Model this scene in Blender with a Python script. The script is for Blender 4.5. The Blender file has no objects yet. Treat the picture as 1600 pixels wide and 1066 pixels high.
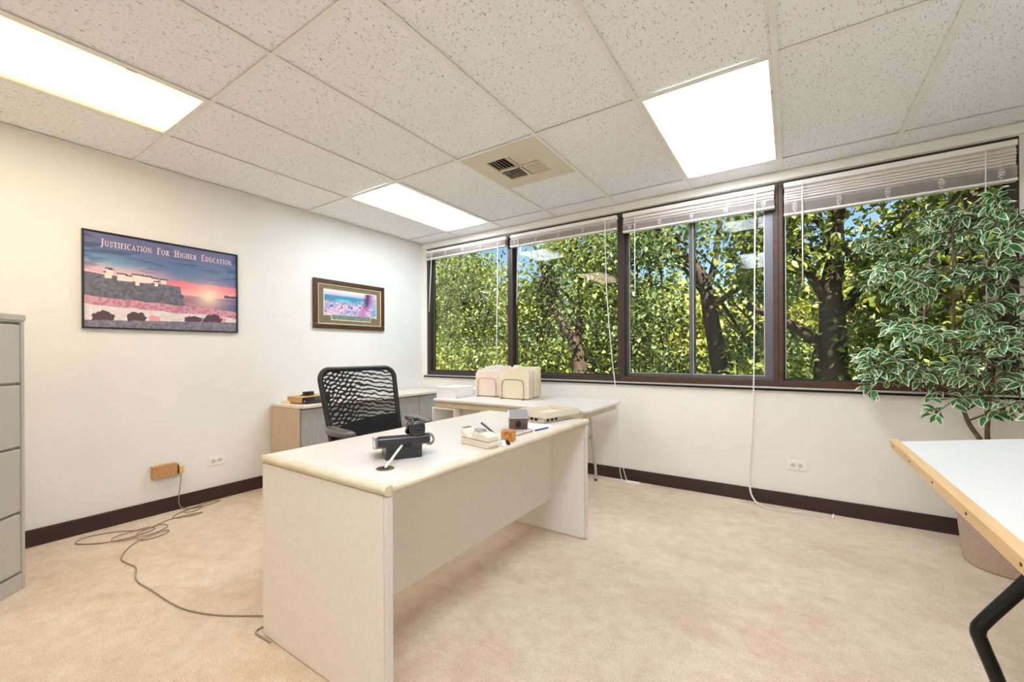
import bpy, bmesh, math, random
import numpy as np
from mathutils import Vector, Matrix
random.seed(7); RNG = np.random.default_rng(7)
S = bpy.context.scene
COL = S.collection
PI = math.pi

# ------------------------------------------------------------------ camera
YAW, ROLL, FPX = 0.5861, -0.0045, 655.94
cam = bpy.data.cameras.new('camera'); co = bpy.data.objects.new('camera', cam); COL.objects.link(co)
fw = Vector((-math.sin(YAW), math.cos(YAW), 0)); rt = Vector((math.cos(YAW), math.sin(YAW), 0)); up = Vector((0, 0, 1))
r2 = rt * math.cos(ROLL) + up * math.sin(ROLL); u2 = up * math.cos(ROLL) - rt * math.sin(ROLL)
m = Matrix((r2, u2, -fw)).transposed().to_4x4(); m.translation = Vector((3.705, -3.6303, 1.1241)); co.matrix_world = m
cam.sensor_width = 36; cam.lens = FPX * 36 / 1600; cam.shift_y = (550.86 - 533) / 1600; cam.clip_start = .02
S.camera = co

# ------------------------------------------------------------------ view, world, sun
S.view_settings.view_transform = 'Standard'; S.view_settings.look = 'None'
S.view_settings.gamma = 1; S.view_settings.use_curve_mapping = False; S.view_settings.exposure = 0.76
S.cycles.diffuse_bounces = 9; S.cycles.max_bounces = 14; S.cycles.transparent_max_bounces = 16
W = bpy.data.worlds.new('sky'); S.world = W; W.use_nodes = True
wn = W.node_tree; wn.nodes.clear()
sky = wn.nodes.new('ShaderNodeTexSky'); sky.sky_type = 'NISHITA'; sky.sun_disc = False
sky.sun_elevation = math.radians(52); sky.sun_rotation = math.radians(200); sky.altitude = 1600; sky.air_density = 1.0; sky.dust_density = .6; sky.ozone_density = 1.6
bgn = wn.nodes.new('ShaderNodeBackground'); bgn.inputs[1].default_value = .15
wo = wn.nodes.new('ShaderNodeOutputWorld')
wn.links.new(sky.outputs[0], bgn.inputs[0]); wn.links.new(bgn.outputs[0], wo.inputs[0])
sl = bpy.data.lights.new('sun', 'SUN'); sl.energy = 12.5; sl.angle = .009; sl.color = (1, .95, .84)
so = bpy.data.objects.new('sun', sl); COL.objects.link(so)
so.rotation_euler = Vector((-.45, .62, -.95)).to_track_quat('-Z', 'Y').to_euler()
LAMP = 12.5          # emission of the ceiling diffusers

# ------------------------------------------------------------------ material helpers
def lin(c):
    return tuple(((x / 255) / 12.92 if x / 255 <= .04045 else ((x / 255 + .055) / 1.055) ** 2.4) for x in c[:3])
def L4(c): return (*lin(c), 1)
MATS = {}
def new(name):
    mt = bpy.data.materials.new(name); mt.use_nodes = True; nt = mt.node_tree
    return mt, nt, nt.nodes['Principled BSDF']
def coords(nt, scale=(1, 1, 1), rot=(0, 0, 0), which='Object'):
    tc = nt.nodes.new('ShaderNodeTexCoord'); mp = nt.nodes.new('ShaderNodeMapping')
    mp.inputs['Scale'].default_value = scale; mp.inputs['Rotation'].default_value = rot
    nt.links.new(tc.outputs[which], mp.inputs[0]); return mp.outputs[0]
def noise(nt, vec, scale, detail=3, rough=.55, dist=0):
    n = nt.nodes.new('ShaderNodeTexNoise'); n.inputs['Scale'].default_value = scale; n.inputs['Detail'].default_value = detail
    n.inputs['Roughness'].default_value = rough; n.inputs['Distortion'].default_value = dist
    nt.links.new(vec, n.inputs['Vector']); return n.outputs[0]
def ramp(nt, fac, stops):
    r = nt.nodes.new('ShaderNodeValToRGB'); e = r.color_ramp.elements
    while len(e) < len(stops): e.new(.5)
    for k, (p, c) in enumerate(stops): e[k].position = p; e[k].color = c
    nt.links.new(fac, r.inputs[0]); return r.outputs[0]
def mixc(nt, fac, a, b, mode='MIX'):
    n = nt.nodes.new('ShaderNodeMix'); n.data_type = 'RGBA'; n.blend_type = mode
    for sock, val in ((n.inputs[0], fac), (n.inputs[6], a), (n.inputs[7], b)):
        if hasattr(val, 'is_linked'): nt.links.new(val, sock)
        else: sock.default_value = val
    return n.outputs[2]
def math_(nt, op, a, b):
    n = nt.nodes.new('ShaderNodeMath'); n.operation = op
    for sock, val in ((n.inputs[0], a), (n.inputs[1], b)):
        if hasattr(val, 'is_linked'): nt.links.new(val, sock)
        else: sock.default_value = val
    return n.outputs[0]
def bump(nt, b, h, strength=.3, dist=.01):
    n = nt.nodes.new('ShaderNodeBump'); n.inputs['Strength'].default_value = strength; n.inputs['Distance'].default_value = dist
    nt.links.new(h, n.inputs['Height']); nt.links.new(n.outputs[0], b.inputs['Normal'])
def mat(name, c, rough=.5, metal=0, var=0, vscale=6, vstretch=(1, 1, 1), bmp=0, bscale=200, spec=.5, c2=None):
    if name in MATS: return MATS[name]
    mt, nt, b = new(name)
    b.inputs['Base Color'].default_value = L4(c); b.inputs['Roughness'].default_value = rough; b.inputs['Metallic'].default_value = metal
    b.inputs['Specular IOR Level'].default_value = spec
    if var or c2:
        f = noise(nt, coords(nt, vstretch), vscale, 4)
        lo = c2 or tuple(x * (1 - var) for x in c); hi = c if c2 else tuple(min(255, x * (1 + var * .5)) for x in c)
        nt.links.new(ramp(nt, f, [(.32, L4(lo)), (.68, L4(hi))]), b.inputs['Base Color'])
    if bmp: bump(nt, b, noise(nt, coords(nt), bscale, 2), bmp, .002)
    MATS[name] = mt; return mt

# plain materials
mat('wall_paint', (233, 232, 226), .75, var=.02, vscale=1.5, bmp=.05, bscale=400)
mat('window_wall_paint', (239, 236, 227), .75, var=.02, vscale=1.5, bmp=.05, bscale=400)
mat('plain_white', (243, 242, 238), .5)
mat('tee_white', (240, 239, 234), .45)
mat('base_wood', (62, 43, 36), .45, vscale=5, vstretch=(1, 1, 14), c2=(44, 30, 26))
mat('bronze', (66, 56, 50), .4, .3)
mat('bronze_brown', (84, 58, 38), .45, .15, vscale=8, vstretch=(1, 1, 8), c2=(66, 46, 32))
mat('sash_grey', (104, 102, 104), .35, .5)
mat('aluminium', (205, 206, 206), .3, .7)
mat('black_gap', (16, 15, 14), .8)
mat('blind_white', (240, 235, 229), .45)
mat('cord_white', (240, 238, 232), .6)
mat('laminate', (222, 214, 204), .35, var=.015, vscale=3)
mat('panel_beige', (236, 228, 217), .5, vscale=60, c2=(231, 223, 211))
mat('panel_speck', (242, 238, 232), .6, vscale=150, c2=(229, 225, 217), bmp=.1, bscale=300)
mat('edge_oak', (218, 207, 180), .4, vscale=10, vstretch=(1, 1, 1), c2=(206, 192, 163))
mat('dark_hole', (30, 27, 24), .7)
mat('brass_brown', (120, 100, 80), .4, .5)
mat('credenza_side', (206, 184, 160), .5, vscale=12, vstretch=(6, 6, .6), c2=(190, 167, 143))
mat('credenza_front', (176, 176, 170), .5, vscale=14, vstretch=(6, 6, .6), c2=(158, 158, 152))
mat('credenza_top', (232, 224, 212), .4, vscale=14, vstretch=(6, .6, 1), c2=(222, 212, 198))
mat('cabinet_grey', (186, 184, 171), .42, .1, bmp=.08, bscale=500)
mat('chrome', (210, 210, 208), .15, 1)
mat('black_plastic', (30, 29, 29), .38)
mat('black_fabric', (26, 25, 27), .85, bmp=.3, bscale=600)
mat('armpad_grey', (98, 93, 88), .28)
mat('phone_black', (38, 40, 43), .3, spec=.6)
mat('phone_dark', (20, 20, 22), .25)
mat('cream_plastic', (222, 212, 190), .45)
mat('cream_dark', (186, 174, 150), .5)
mat('tan_wood', (196, 150, 104), .5, vscale=8, vstretch=(1, 1, 8), c2=(182, 134, 88))
mat('plug_yellow', (226, 186, 112), .45)
mat('cable_grey', (140, 132, 120), .5)
mat('cable_khaki', (150, 138, 116), .5)
mat('manila', (240, 226, 196), .7, var=.02)
mat('manila_pink', (238, 220, 202), .7, var=.02)
mat('folder_white', (240, 236, 226), .7)
mat('wire_dark', (84, 78, 72), .4, .6)
mat('wire_copper', (168, 140, 120), .4, .5)
mat('paper', (240, 240, 240), .8)
mat('tissue_brown', (108, 88, 74), .4, var=.1, vscale=10)
mat('silver', (200, 200, 200), .25, .8)
mat('amber', (196, 132, 60), .4, var=.25, vscale=60)
mat('pen_blue', (56, 70, 120), .4)
mat('clear_grey', (150, 152, 150), .2)
mat('table_white', (230, 228, 224), .4)
mat('ledge_wood', (228, 194, 146), .5, vscale=6, vstretch=(4, .4, 4), c2=(212, 172, 120))
mat('black_metal', (24, 25, 25), .25, .4)
mat('pot_pink', (216, 198, 188), .7, vscale=120, c2=(196, 178, 168))
mat('soil', (70, 54, 40), .9, var=.3, vscale=60)
mat('bark_ficus', (110, 92, 70), .8, var=.3, vscale=30)
mat('leaf_green', (72, 132, 62), .45, vscale=9, c2=(50, 106, 50))
mat('leaf_cream', (222, 228, 196), .45)
mat('bark', (86, 66, 52), .9, vscale=9, vstretch=(1, 1, .3), c2=(52, 40, 33), bmp=.5, bscale=30)
mat('grass', (104, 124, 54), .9, var=.3, vscale=3)
mat('frame_black', (24, 23, 24), .35)
mat('frame_walnut', (88, 64, 42), .35, vscale=12, vstretch=(1, 4, 1), c2=(66, 46, 32))
mat('mat_olive', (122, 110, 84), .7, var=.1, vscale=60)
mat('gold_line', (232, 212, 172), .5)
mat('letter_pink', (240, 214, 224), .6)
mat('vent_cream', (222, 216, 198), .45)
mat('outlet_white', (240, 239, 234), .35)
mat('radio_wood', (204, 160, 104), .5, vscale=10, vstretch=(1, 1, 6), c2=(184, 138, 84))
mat('radio_face', (44, 34, 36), .3)
mat('radio_glass', (84, 90, 86), .15)
mat('speck_dark', (60, 48, 38), .9)

def carpet():
    mt, nt, b = new('carpet'); v = coords(nt)
    big = noise(nt, coords(nt, (1, 1.6, 1), (0, 0, .5)), 1.7, 6, .65, .8); mid = noise(nt, v, 13, 4, .7); fine = noise(nt, v, 210, 2, .7)
    c = ramp(nt, big, [(.34, L4((192, 164, 132))), (.5, L4((213, 192, 168))), (.7, L4((224, 207, 187)))])
    c = mixc(nt, .55, c, ramp(nt, mid, [(.3, L4((198, 172, 143))), (.62, L4((222, 203, 180)))]))
    c = mixc(nt, .75, c, ramp(nt, fine, [(.25, (.5, .47, .43, 1)), (.55, (1.1, 1.1, 1.1, 1))]), 'MULTIPLY')
    nt.links.new(c, b.inputs['Base Color']); b.inputs['Roughness'].default_value = .95; b.inputs['Specular IOR Level'].default_value = .1
    b.inputs['Sheen Weight'].default_value = .2
    bump(nt, b, math_(nt, 'ADD', fine, math_(nt, 'MULTIPLY', mid, .8)), .5, .006)
    MATS['carpet'] = mt
carpet()
def tile_mat():
    mt, nt, b = new('ceiling_tile_fissured')
    tc = nt.nodes.new('ShaderNodeTexCoord'); geo = nt.nodes.new('ShaderNodeNewGeometry')
    def flecks(rot, stretch, scale, lo, hi):
        mp = nt.nodes.new('ShaderNodeMapping'); mp.inputs['Rotation'].default_value = (0, 0, rot); mp.inputs['Scale'].default_value = stretch
        nt.links.new(geo.outputs['Position'], mp.inputs[0])
        return ramp(nt, noise(nt, mp.outputs[0], scale, 1, .4), [(lo, (0, 0, 0, 1)), (hi, (1, 1, 1, 1))])
    a = flecks(.5, (1, .34, 1), 165, .25, .31); c = flecks(-.9, (1, .34, 1), 175, .25, .31); d = flecks(1.9, (1, .4, 1), 150, .24, .30)
    f = mixc(nt, 1, mixc(nt, 1, a, c, 'DARKEN'), d, 'DARKEN')
    pin = ramp(nt, noise(nt, geo.outputs['Position'], 330, 1), [(.3, (.92, .915, .91, 1)), (.42, (1, 1, 1, 1))])
    base = mixc(nt, f, L4((160, 157, 151)), L4((245, 247, 250)))
    nt.links.new(mixc(nt, 1, base, pin, 'MULTIPLY'), b.inputs['Base Color']); b.inputs['Roughness'].default_value = .9
    bump(nt, b, f, .4, .004); MATS['tile'] = mt
tile_mat()
def diffuser_mat(name, col, edge, power=1.0):
    mt = bpy.data.materials.new(name); mt.use_nodes = True; nt = mt.node_tree; nt.nodes.clear()
    tc = nt.nodes.new('ShaderNodeTexCoord'); sx = nt.nodes.new('ShaderNodeSeparateXYZ'); nt.links.new(tc.outputs['Generated'], sx.inputs[0])
    mx_ = lambda k: (*[a * k + b * (1 - k) for a, b in zip(col, edge)], 1)
    f = ramp(nt, sx.outputs[0], [(0, mx_(0)), (.07, mx_(.03)), (.2, mx_(.8)), (.3, mx_(1)), (.5, mx_(.75)), (.7, mx_(1)), (.82, mx_(.8)), (.95, mx_(.03))])
    e = nt.nodes.new('ShaderNodeEmission'); e.inputs[1].default_value = LAMP * power; nt.links.new(f, e.inputs[0])
    o = nt.nodes.new('ShaderNodeOutputMaterial'); nt.links.new(e.outputs[0], o.inputs[0]); MATS[name] = mt
diffuser_mat('diffuser_warm', (1, .80, .57), (.075, .055, .032), .78)
diffuser_mat('diffuser_neutral', (.86, .95, 1.08), (.08, .068, .05), 1.0)
diffuser_mat('diffuser_bright', (.86, .95, 1.08), (.08, .068, .05), 1.4)
def glass():
    mt = bpy.data.materials.new('pane_glass'); mt.use_nodes = True; nt = mt.node_tree; nt.nodes.clear()
    t = nt.nodes.new('ShaderNodeBsdfTransparent'); t.inputs[0].default_value = (.9, .93, .9, 1)
    g = nt.nodes.new('ShaderNodeBsdfGlossy'); g.inputs['Roughness'].default_value = .0
    fr = nt.nodes.new('ShaderNodeFresnel'); fr.inputs[0].default_value = 1.33
    mx = nt.nodes.new('ShaderNodeMixShader'); o = nt.nodes.new('ShaderNodeOutputMaterial')
    nt.links.new(fr.outputs[0], mx.inputs[0]); nt.links.new(t.outputs[0], mx.inputs[1]); nt.links.new(g.outputs[0], mx.inputs[2]); nt.links.new(mx.outputs[0], o.inputs[0])
    MATS['glass'] = mt
glass()
def attr_mat(name, rough=.6, translucent=0.0, spec=.4):
    mt, nt, b = new(name); a = nt.nodes.new('ShaderNodeAttribute'); a.attribute_name = 'Col'
    nt.links.new(a.outputs[0], b.inputs['Base Color']); b.inputs['Roughness'].default_value = rough; b.inputs['Specular IOR Level'].default_value = spec
    if translucent:
        t = nt.nodes.new('ShaderNodeBsdfTranslucent'); nt.links.new(mixc(nt, 1, a.outputs[0], (1.12, 1.08, .62, 1), 'MULTIPLY'), t.inputs[0])
        mx = nt.nodes.new('ShaderNodeMixShader'); mx.inputs[0].default_value = translucent
        o = [n for n in nt.nodes if n.type == 'OUTPUT_MATERIAL'][0]
        nt.links.new(b.outputs[0], mx.inputs[1]); nt.links.new(t.outputs[0], mx.inputs[2]); nt.links.new(mx.outputs[0], o.inputs[0])
    MATS[name] = mt
def slat_mat():
    mt, nt, b = new('slat_vinyl'); b.inputs['Base Color'].default_value = L4((242, 236, 230)); b.inputs['Roughness'].default_value = .45
    t = nt.nodes.new('ShaderNodeBsdfTranslucent'); t.inputs[0].default_value = L4((240, 222, 208)); mx = nt.nodes.new('ShaderNodeMixShader'); mx.inputs[0].default_value = .2
    o = [n for n in nt.nodes if n.type == 'OUTPUT_MATERIAL'][0]
    nt.links.new(b.outputs[0], mx.inputs[1]); nt.links.new(t.outputs[0], mx.inputs[2]); nt.links.new(mx.outputs[0], o.inputs[0]); MATS['slat_vinyl'] = mt
slat_mat()
attr_mat('print', .35); attr_mat('tree_leaf', .42, .42, .6)
def mesh_fabric():
    mt, nt, b = new('mesh_fabric'); b.inputs['Base Color'].default_value = L4((22, 21, 22)); b.inputs['Roughness'].default_value = .8
    def wave(rot, scale, dist, dscale):
        w = nt.nodes.new('ShaderNodeTexWave'); w.wave_type = 'BANDS'; w.bands_direction = 'Z'
        w.inputs['Scale'].default_value = scale; w.inputs['Distortion'].default_value = dist; w.inputs['Detail'].default_value = 0; w.inputs['Detail Scale'].default_value = dscale
        nt.links.new(coords(nt, (1, 1, 1), (rot, 0, 0)), w.inputs[0]); return w.outputs[1]
    a = wave(.18, 11.5, 3.0, 2.2); c = wave(-.75, 11, 4.0, 1.6)
    tc = nt.nodes.new('ShaderNodeTexCoord'); sx = nt.nodes.new('ShaderNodeSeparateXYZ'); nt.links.new(tc.outputs['Object'], sx.inputs[0])
    side = ramp(nt, math_(nt, 'ADD', sx.outputs[1], .5), [(.42, (0, 0, 0, 1)), (.62, (1, 1, 1, 1))])
    c2 = mixc(nt, side, c, (1, 1, 1, 1))
    f = math_(nt, 'MULTIPLY', a, c2)
    hole = ramp(nt, f, [(.12, (0, 0, 0, 1)), (.6, (.74, .74, .74, 1))])
    t = nt.nodes.new('ShaderNodeBsdfTransparent'); mx = nt.nodes.new('ShaderNodeMixShader')
    o = [n for n in nt.nodes if n.type == 'OUTPUT_MATERIAL'][0]
    nt.links.new(hole, mx.inputs[0]); nt.links.new(b.outputs[0], mx.inputs[1]); nt.links.new(t.outputs[0], mx.inputs[2]); nt.links.new(mx.outputs[0], o.inputs[0])
    MATS['mesh_fabric'] = mt
mesh_fabric()

# ------------------------------------------------------------------ geometry helpers
class MB:
    def __init__(s): s.v = []; s.f = []; s.s = []; s.mi = []
    def add(s, vs, fs, smooth=False, mi=0):
        o = len(s.v); s.v += [tuple(p) for p in vs]
        for f in fs: s.f.append(tuple(i + o for i in f)); s.s.append(smooth); s.mi.append(mi)
        return s
    def box(s, x0, y0, z0, x1, y1, z1, mi=0):
        x0, x1 = sorted((x0, x1)); y0, y1 = sorted((y0, y1)); z0, z1 = sorted((z0, z1))
        v = [(x0, y0, z0), (x1, y0, z0), (x1, y1, z0), (x0, y1, z0), (x0, y0, z1), (x1, y0, z1), (x1, y1, z1), (x0, y1, z1)]
        return s.add(v, [(0, 3, 2, 1), (4, 5, 6, 7), (0, 1, 5, 4), (1, 2, 6, 5), (2, 3, 7, 6), (3, 0, 4, 7)], mi=mi)
    def obox(s, c, size, rot=(0, 0, 0)):
        from mathutils import Euler
        R = Euler(rot).to_matrix(); h = [q / 2 for q in size]; v = []
        for dz in (-1, 1):
            for dx, dy in ((-1, -1), (1, -1), (1, 1), (-1, 1)): v.append(R @ Vector((dx * h[0], dy * h[1], dz * h[2])) + Vector(c))
        return s.add(v, [(0, 3, 2, 1), (4, 5, 6, 7), (0, 1, 5, 4), (1, 2, 6, 5), (2, 3, 7, 6), (3, 0, 4, 7)])
    def prism(s, pts, h0, h1, axis='z', smooth=False):
        def P(a, b, h): return {'z': (a, b, h), 'x': (h, a, b), 'y': (a, h, b)}[axis]
        n = len(pts); v = [P(a, b, h0) for a, b in pts] + [P(a, b, h1) for a, b in pts]
        s.add(v, [tuple(range(n))[::-1], tuple(range(n, 2 * n))] + [(i, (i + 1) % n, (i + 1) % n + n, i + n) for i in range(n)], smooth); return s
    def tube(s, path, r, n=8, closed=False, cap=True):
        P = [Vector(p) for p in path]; N = len(P); R = r if isinstance(r, (list, tuple)) else [r] * N
        v = []; nrm = None
        for i in range(N):
            t = (P[(i + 1) % N] - P[i - 1]) if closed else (P[min(i + 1, N - 1)] - P[max(i - 1, 0)])
            t.normalize()
            if nrm is None: nrm = t.orthogonal().normalized()
            nrm = (nrm - t * nrm.dot(t)); nrm = nrm.normalized() if nrm.length > 1e-6 else t.orthogonal().normalized()
            b = t.cross(nrm)
            for k in range(n):
                a = 2 * PI * k / n; v.append(P[i] + (nrm * math.cos(a) + b * math.sin(a)) * R[i])
        f = []
        for i in range(N if closed else N - 1):
            j = (i + 1) % N
            for k in range(n): f.append((i * n + k, i * n + (k + 1) % n, j * n + (k + 1) % n, j * n + k))
        if cap and not closed: f += [tuple(range(n))[::-1], tuple(range((N - 1) * n, N * n))]
        return s.add(v, f, True)
    def lathe(s, prof, n=24, c=(0, 0, 0), axis='z'):
        v = []
        for r, z in prof:
            for k in range(n):
                a = 2 * PI * k / n; p = (r * math.cos(a), r * math.sin(a), z)
                if axis == 'x': p = (z, p[0], p[1])
                if axis == 'y': p = (p[0], z, p[1])
                v.append((p[0] + c[0], p[1] + c[1], p[2] + c[2]))
        N = len(prof); f = [(i * n + k, i * n + (k + 1) % n, (i + 1) * n + (k + 1) % n, (i + 1) * n + k) for i in range(N - 1) for k in range(n)]
        f += [tuple(range(n))[::-1], tuple(range((N - 1) * n, N * n))]
        return s.add(v, f, True)
    def sell(s, c, abc, e1=.5, e2=.5, nu=10, nv=20, fn=None):
        def pw(x, e): return math.copysign(abs(x) ** e, x)
        v = []; f = []
        for i in range(nu + 1):
            a = -PI / 2 + PI * i / nu
            for k in range(nv):
                b = 2 * PI * k / nv
                p = [abc[0] * pw(math.cos(a), e1) * pw(math.cos(b), e2), abc[1] * pw(math.cos(a), e1) * pw(math.sin(b), e2), abc[2] * pw(math.sin(a), e1)]
                if fn: p = fn(p)
                v.append((p[0] + c[0], p[1] + c[1], p[2] + c[2]))
        for i in range(nu):
            for k in range(nv): f.append((i * nv + k, i * nv + (k + 1) % nv, (i + 1) * nv + (k + 1) % nv, (i + 1) * nv + k))
        return s.add(v, f, True)
    def mesh(s, name, mats):
        me = bpy.data.meshes.new(name); me.from_pydata(s.v, [], s.f)
        me.polygons.foreach_set('use_smooth', s.s); me.polygons.foreach_set('material_index', s.mi)
        for q in (mats if isinstance(mats, (list, tuple)) else [mats]): me.materials.append(MATS[q])
        me.validate(); me.update(); return me
    def build(s, name, mats, parent=None, bevel=0, seg=2, loc=None):
        o = bpy.data.objects.new(name, s.mesh(name, mats)); COL.objects.link(o)
        if parent: o.parent = parent
        if loc: o.location = loc
        if bevel:
            b = o.modifiers.new('bevel', 'BEVEL'); b.width = bevel; b.segments = seg; b.limit_method = 'ANGLE'; b.angle_limit = math.radians(40)
        return o
def tag(o, label, cat, group=None, kind=None):
    o['label'] = label; o['category'] = cat
    if group: o['group'] = group
    if kind: o['kind'] = kind
    return o
def thing(name, label, cat, loc=(0, 0, 0), rz=0, group=None, kind=None):
    o = bpy.data.objects.new(name, None); COL.objects.link(o); o.location = loc; o.rotation_euler = (0, 0, rz); o.empty_display_size = .1
    return tag(o, label, cat, group, kind)
def copy_tree(o, parent=None):
    c = o.copy(); COL.objects.link(c); c.parent = parent
    for ch in list(o.children): copy_tree(ch, c)
    return c
def rrect(x0, y0, x1, y1, r, n=5):
    p = []
    for cx, cy, a0 in ((x1 - r, y1 - r, 0), (x0 + r, y1 - r, PI / 2), (x0 + r, y0 + r, PI), (x1 - r, y0 + r, 1.5 * PI)):
        for k in range(n + 1):
            a = a0 + PI / 2 * k / n; p.append((cx + r * math.cos(a), cy + r * math.sin(a)))
    return p
def spline(pts, per=8):
    P = [Vector(p) for p in pts]; out = []
    for i in range(len(P) - 1):
        p0, p1, p2, p3 = P[max(i - 1, 0)], P[i], P[i + 1], P[min(i + 2, len(P) - 1)]
        for k in range(per):
            t = k / per
            out.append(.5 * ((2 * p1) + (p2 - p0) * t + (2 * p0 - 5 * p1 + 4 * p2 - p3) * t * t + (3 * p1 - p0 - 3 * p2 + p3) * t ** 3))
    out.append(P[-1]); return out

# ------------------------------------------------------------------ the room
RX, RY, RZ = 5.5, -4.9, 2.425
WX0, WX1, WZ0, WZ1 = .075, 4.805, .86, 2.36
def struct(o, label, cat): return tag(o, label, cat, kind='structure')
struct(MB().box(-.12, RY - .12, -.1, RX + .12, .12, 0).build('floor', 'carpet'), 'worn beige wall to wall carpet', 'floor')
struct(MB().box(-.12, RY, 0, 0, .12, 2.6).build('wall_left', 'wall_paint'), 'white painted wall with the two framed pictures', 'wall')
wb = MB().box(0, 0, 0, RX, .12, WZ0).box(0, 0, WZ1, RX, .12, 2.6).box(0, 0, WZ0, WX0, .12, WZ1).box(WX1, 0, WZ0, RX, .12, WZ1)
struct(wb.build('wall_back', 'window_wall_paint'), 'off-white wall below and around the ribbon of windows', 'wall')
struct(MB().box(RX, RY, 0, RX + .12, .12, 2.6).build('wall_right', 'wall_paint'), 'white wall at the right end of the room', 'wall')
struct(MB().box(-.12, RY - .12, 0, RX + .12, RY, 2.6).build('wall_front', 'wall_paint'), 'white wall behind the viewer', 'wall')
struct(MB().box(0, RY, .0, .014, 0, .1).build('baseboard_left', 'base_wood', bevel=.003), 'dark brown baseboard under the framed pictures', 'baseboard')
struct(MB().box(.014, -.014, .0, RX, 0, .1).build('baseboard_back', 'base_wood', bevel=.003), 'dark brown baseboard under the windows', 'baseboard')
struct(MB().box(RX - .014, RY, .0, RX, -.014, .1).build('baseboard_right', 'base_wood', bevel=.003), 'dark brown baseboard at the right end of the room', 'baseboard')

# ceiling : slab with tiles and tees as parts
ceil = struct(MB().box(-.12, RY - .12, 2.52, RX + .12, .12, 2.62).build('ceiling', 'plain_white'), 'suspended ceiling of white fissured tiles', 'ceiling')
T = .6096; W0, C0 = .603, -.24
xs = [0] + [W0 + T * i for i in range(9)]; xs[-1] = RX
ys = [0, C0, C0 - 2 * T, C0 - 4 * T, C0 - 6 * T, RY]
LIGHTS = {(1, 1), (1, 3), (5, 1), (5, 3)}; VENT = (3, 1)
for i in range(9):
    for j in range(5):
        if (i, j) in LIGHTS: continue
        y0, y1 = ys[j + 1], ys[j]
        if (i, j) == VENT: y0, y1 = C0 - T, C0
        g = .004; w = xs[i + 1] - xs[i] - 2 * g; d = y1 - y0 - 2 * g
        MB().box(0, 0, 0, w, d, .016).build('ceiling_tile', 'tile', ceil, loc=(xs[i] + g, y0 + g, RZ + .0085 + random.uniform(0, .0015)))
tw = .012
for x in xs[1:-1]: MB().box(x - tw, RY, RZ, x + tw, 0, RZ + .003).box(x - .002, RY, RZ + .003, x + .002, 0, RZ + .04).build('ceiling_tee', 'tee_white', ceil)
for j, y in enumerate(ys[1:-1]):
    for i in range(9): MB().box(xs[i] + (tw if i else 0), y - tw, RZ + .0004, xs[i + 1] - (tw if i < 8 else 0), y + tw, RZ + .0032).build('ceiling_cross_tee', 'tee_white', ceil)
MB().box(xs[3] + tw, C0 - T - tw, RZ + .0004, xs[4] - tw, C0 - T + tw, RZ + .0032).build('ceiling_cross_tee', 'tee_white', ceil)
for a in ((0, RY, .02, 0), (.02, -.02, RX, 0), (RX - .02, RY, RX, -.02), (.02, RY, RX - .02, RY + .02)):
    MB().box(a[0], a[1], RZ - .001, a[2], a[3], RZ + .003).build('wall_angle', 'tee_white', ceil)

LAB = {(1, 1): 'lit fluorescent ceiling panel in the far left corner near the windows', (1, 3): 'long warm lit ceiling panel above the poster wall at upper left',
       (5, 1): 'lit fluorescent ceiling panel above the sliding window', (5, 3): 'lit fluorescent ceiling panel above the viewer'}
def ceiling_light(key):
    i, j = key; x0, x1, y0, y1 = xs[i] + tw, xs[i + 1] - tw, ys[j + 1] + tw, ys[j] - tw
    w, d = x1 - x0, y1 - y0
    t = thing('ceiling_light', LAB[key], 'ceiling light', (x0, y0, RZ), 0, 'recessed fluorescent ceiling panels')
    e = .014
    fr = MB().box(0, 0, 0, w, e, .012).box(0, d - e, 0, w, d, .012).box(0, e, 0, e, d - e, .012).box(w - e, e, 0, w, d - e, .012)
    fr.build('frame', 'tee_white', t, bevel=.002)
    MB().box(e, e, .005, w - e, d - e, .009).build('diffuser', {(1, 3): 'diffuser_warm', (5, 3): 'diffuser_bright'}.get(key, 'diffuser_neutral'), t)
    MB().box(0, 0, .02, w, d, .09).build('housing', 'plain_white', t)
    for q in (.25, .75): MB().box(w - e + .002, d * q - .02, -.002, w - .004, d * q + .02, 0).build('latch', 'aluminium', t)
for k in sorted(LIGHTS): ceiling_light(k)

# air vent in its 2 ft square
vt = thing('ceiling_vent', 'cream square ceiling air vent with four way louvres', 'vent', (xs[3] + T / 2, C0 - 1.5 * T, RZ))
h = T / 2 - tw; q = .165
pm = MB().box(-h, -h, -.002, h, -q, .008).box(-h, q, -.002, h, h, .008).box(-h, -q, -.002, -q, q, .008).box(q, -q, -.002, h, q, .008)
pm.build('panel', 'vent_cream', vt)
MB().box(-q, -q, .045, q, q, .05).build('duct', 'black_gap', vt)
MB().box(-.008, -q, -.003, .008, q, .01).box(-q, -.008, -.003, q, .008, .01).build('cross_bar', 'vent_cream', vt)
for sx, sy in ((-1, -1), (1, -1), (1, 1), (-1, 1)):
    along_x = sx * sy < 0
    for k in range(6):
        c = .02 + k * .0265 + .006
        tilt = .75
        if along_x: ob = MB().obox((sx * .087, sy * c, .006), (.15, .018, .0018), (tilt * sy, 0, 0))
        else: ob = MB().obox((sx * c, sy * .087, .006), (.018, .15, .0018), (0, -tilt * sx, 0))
        ob.build('louvre', 'vent_cream', vt)

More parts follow.
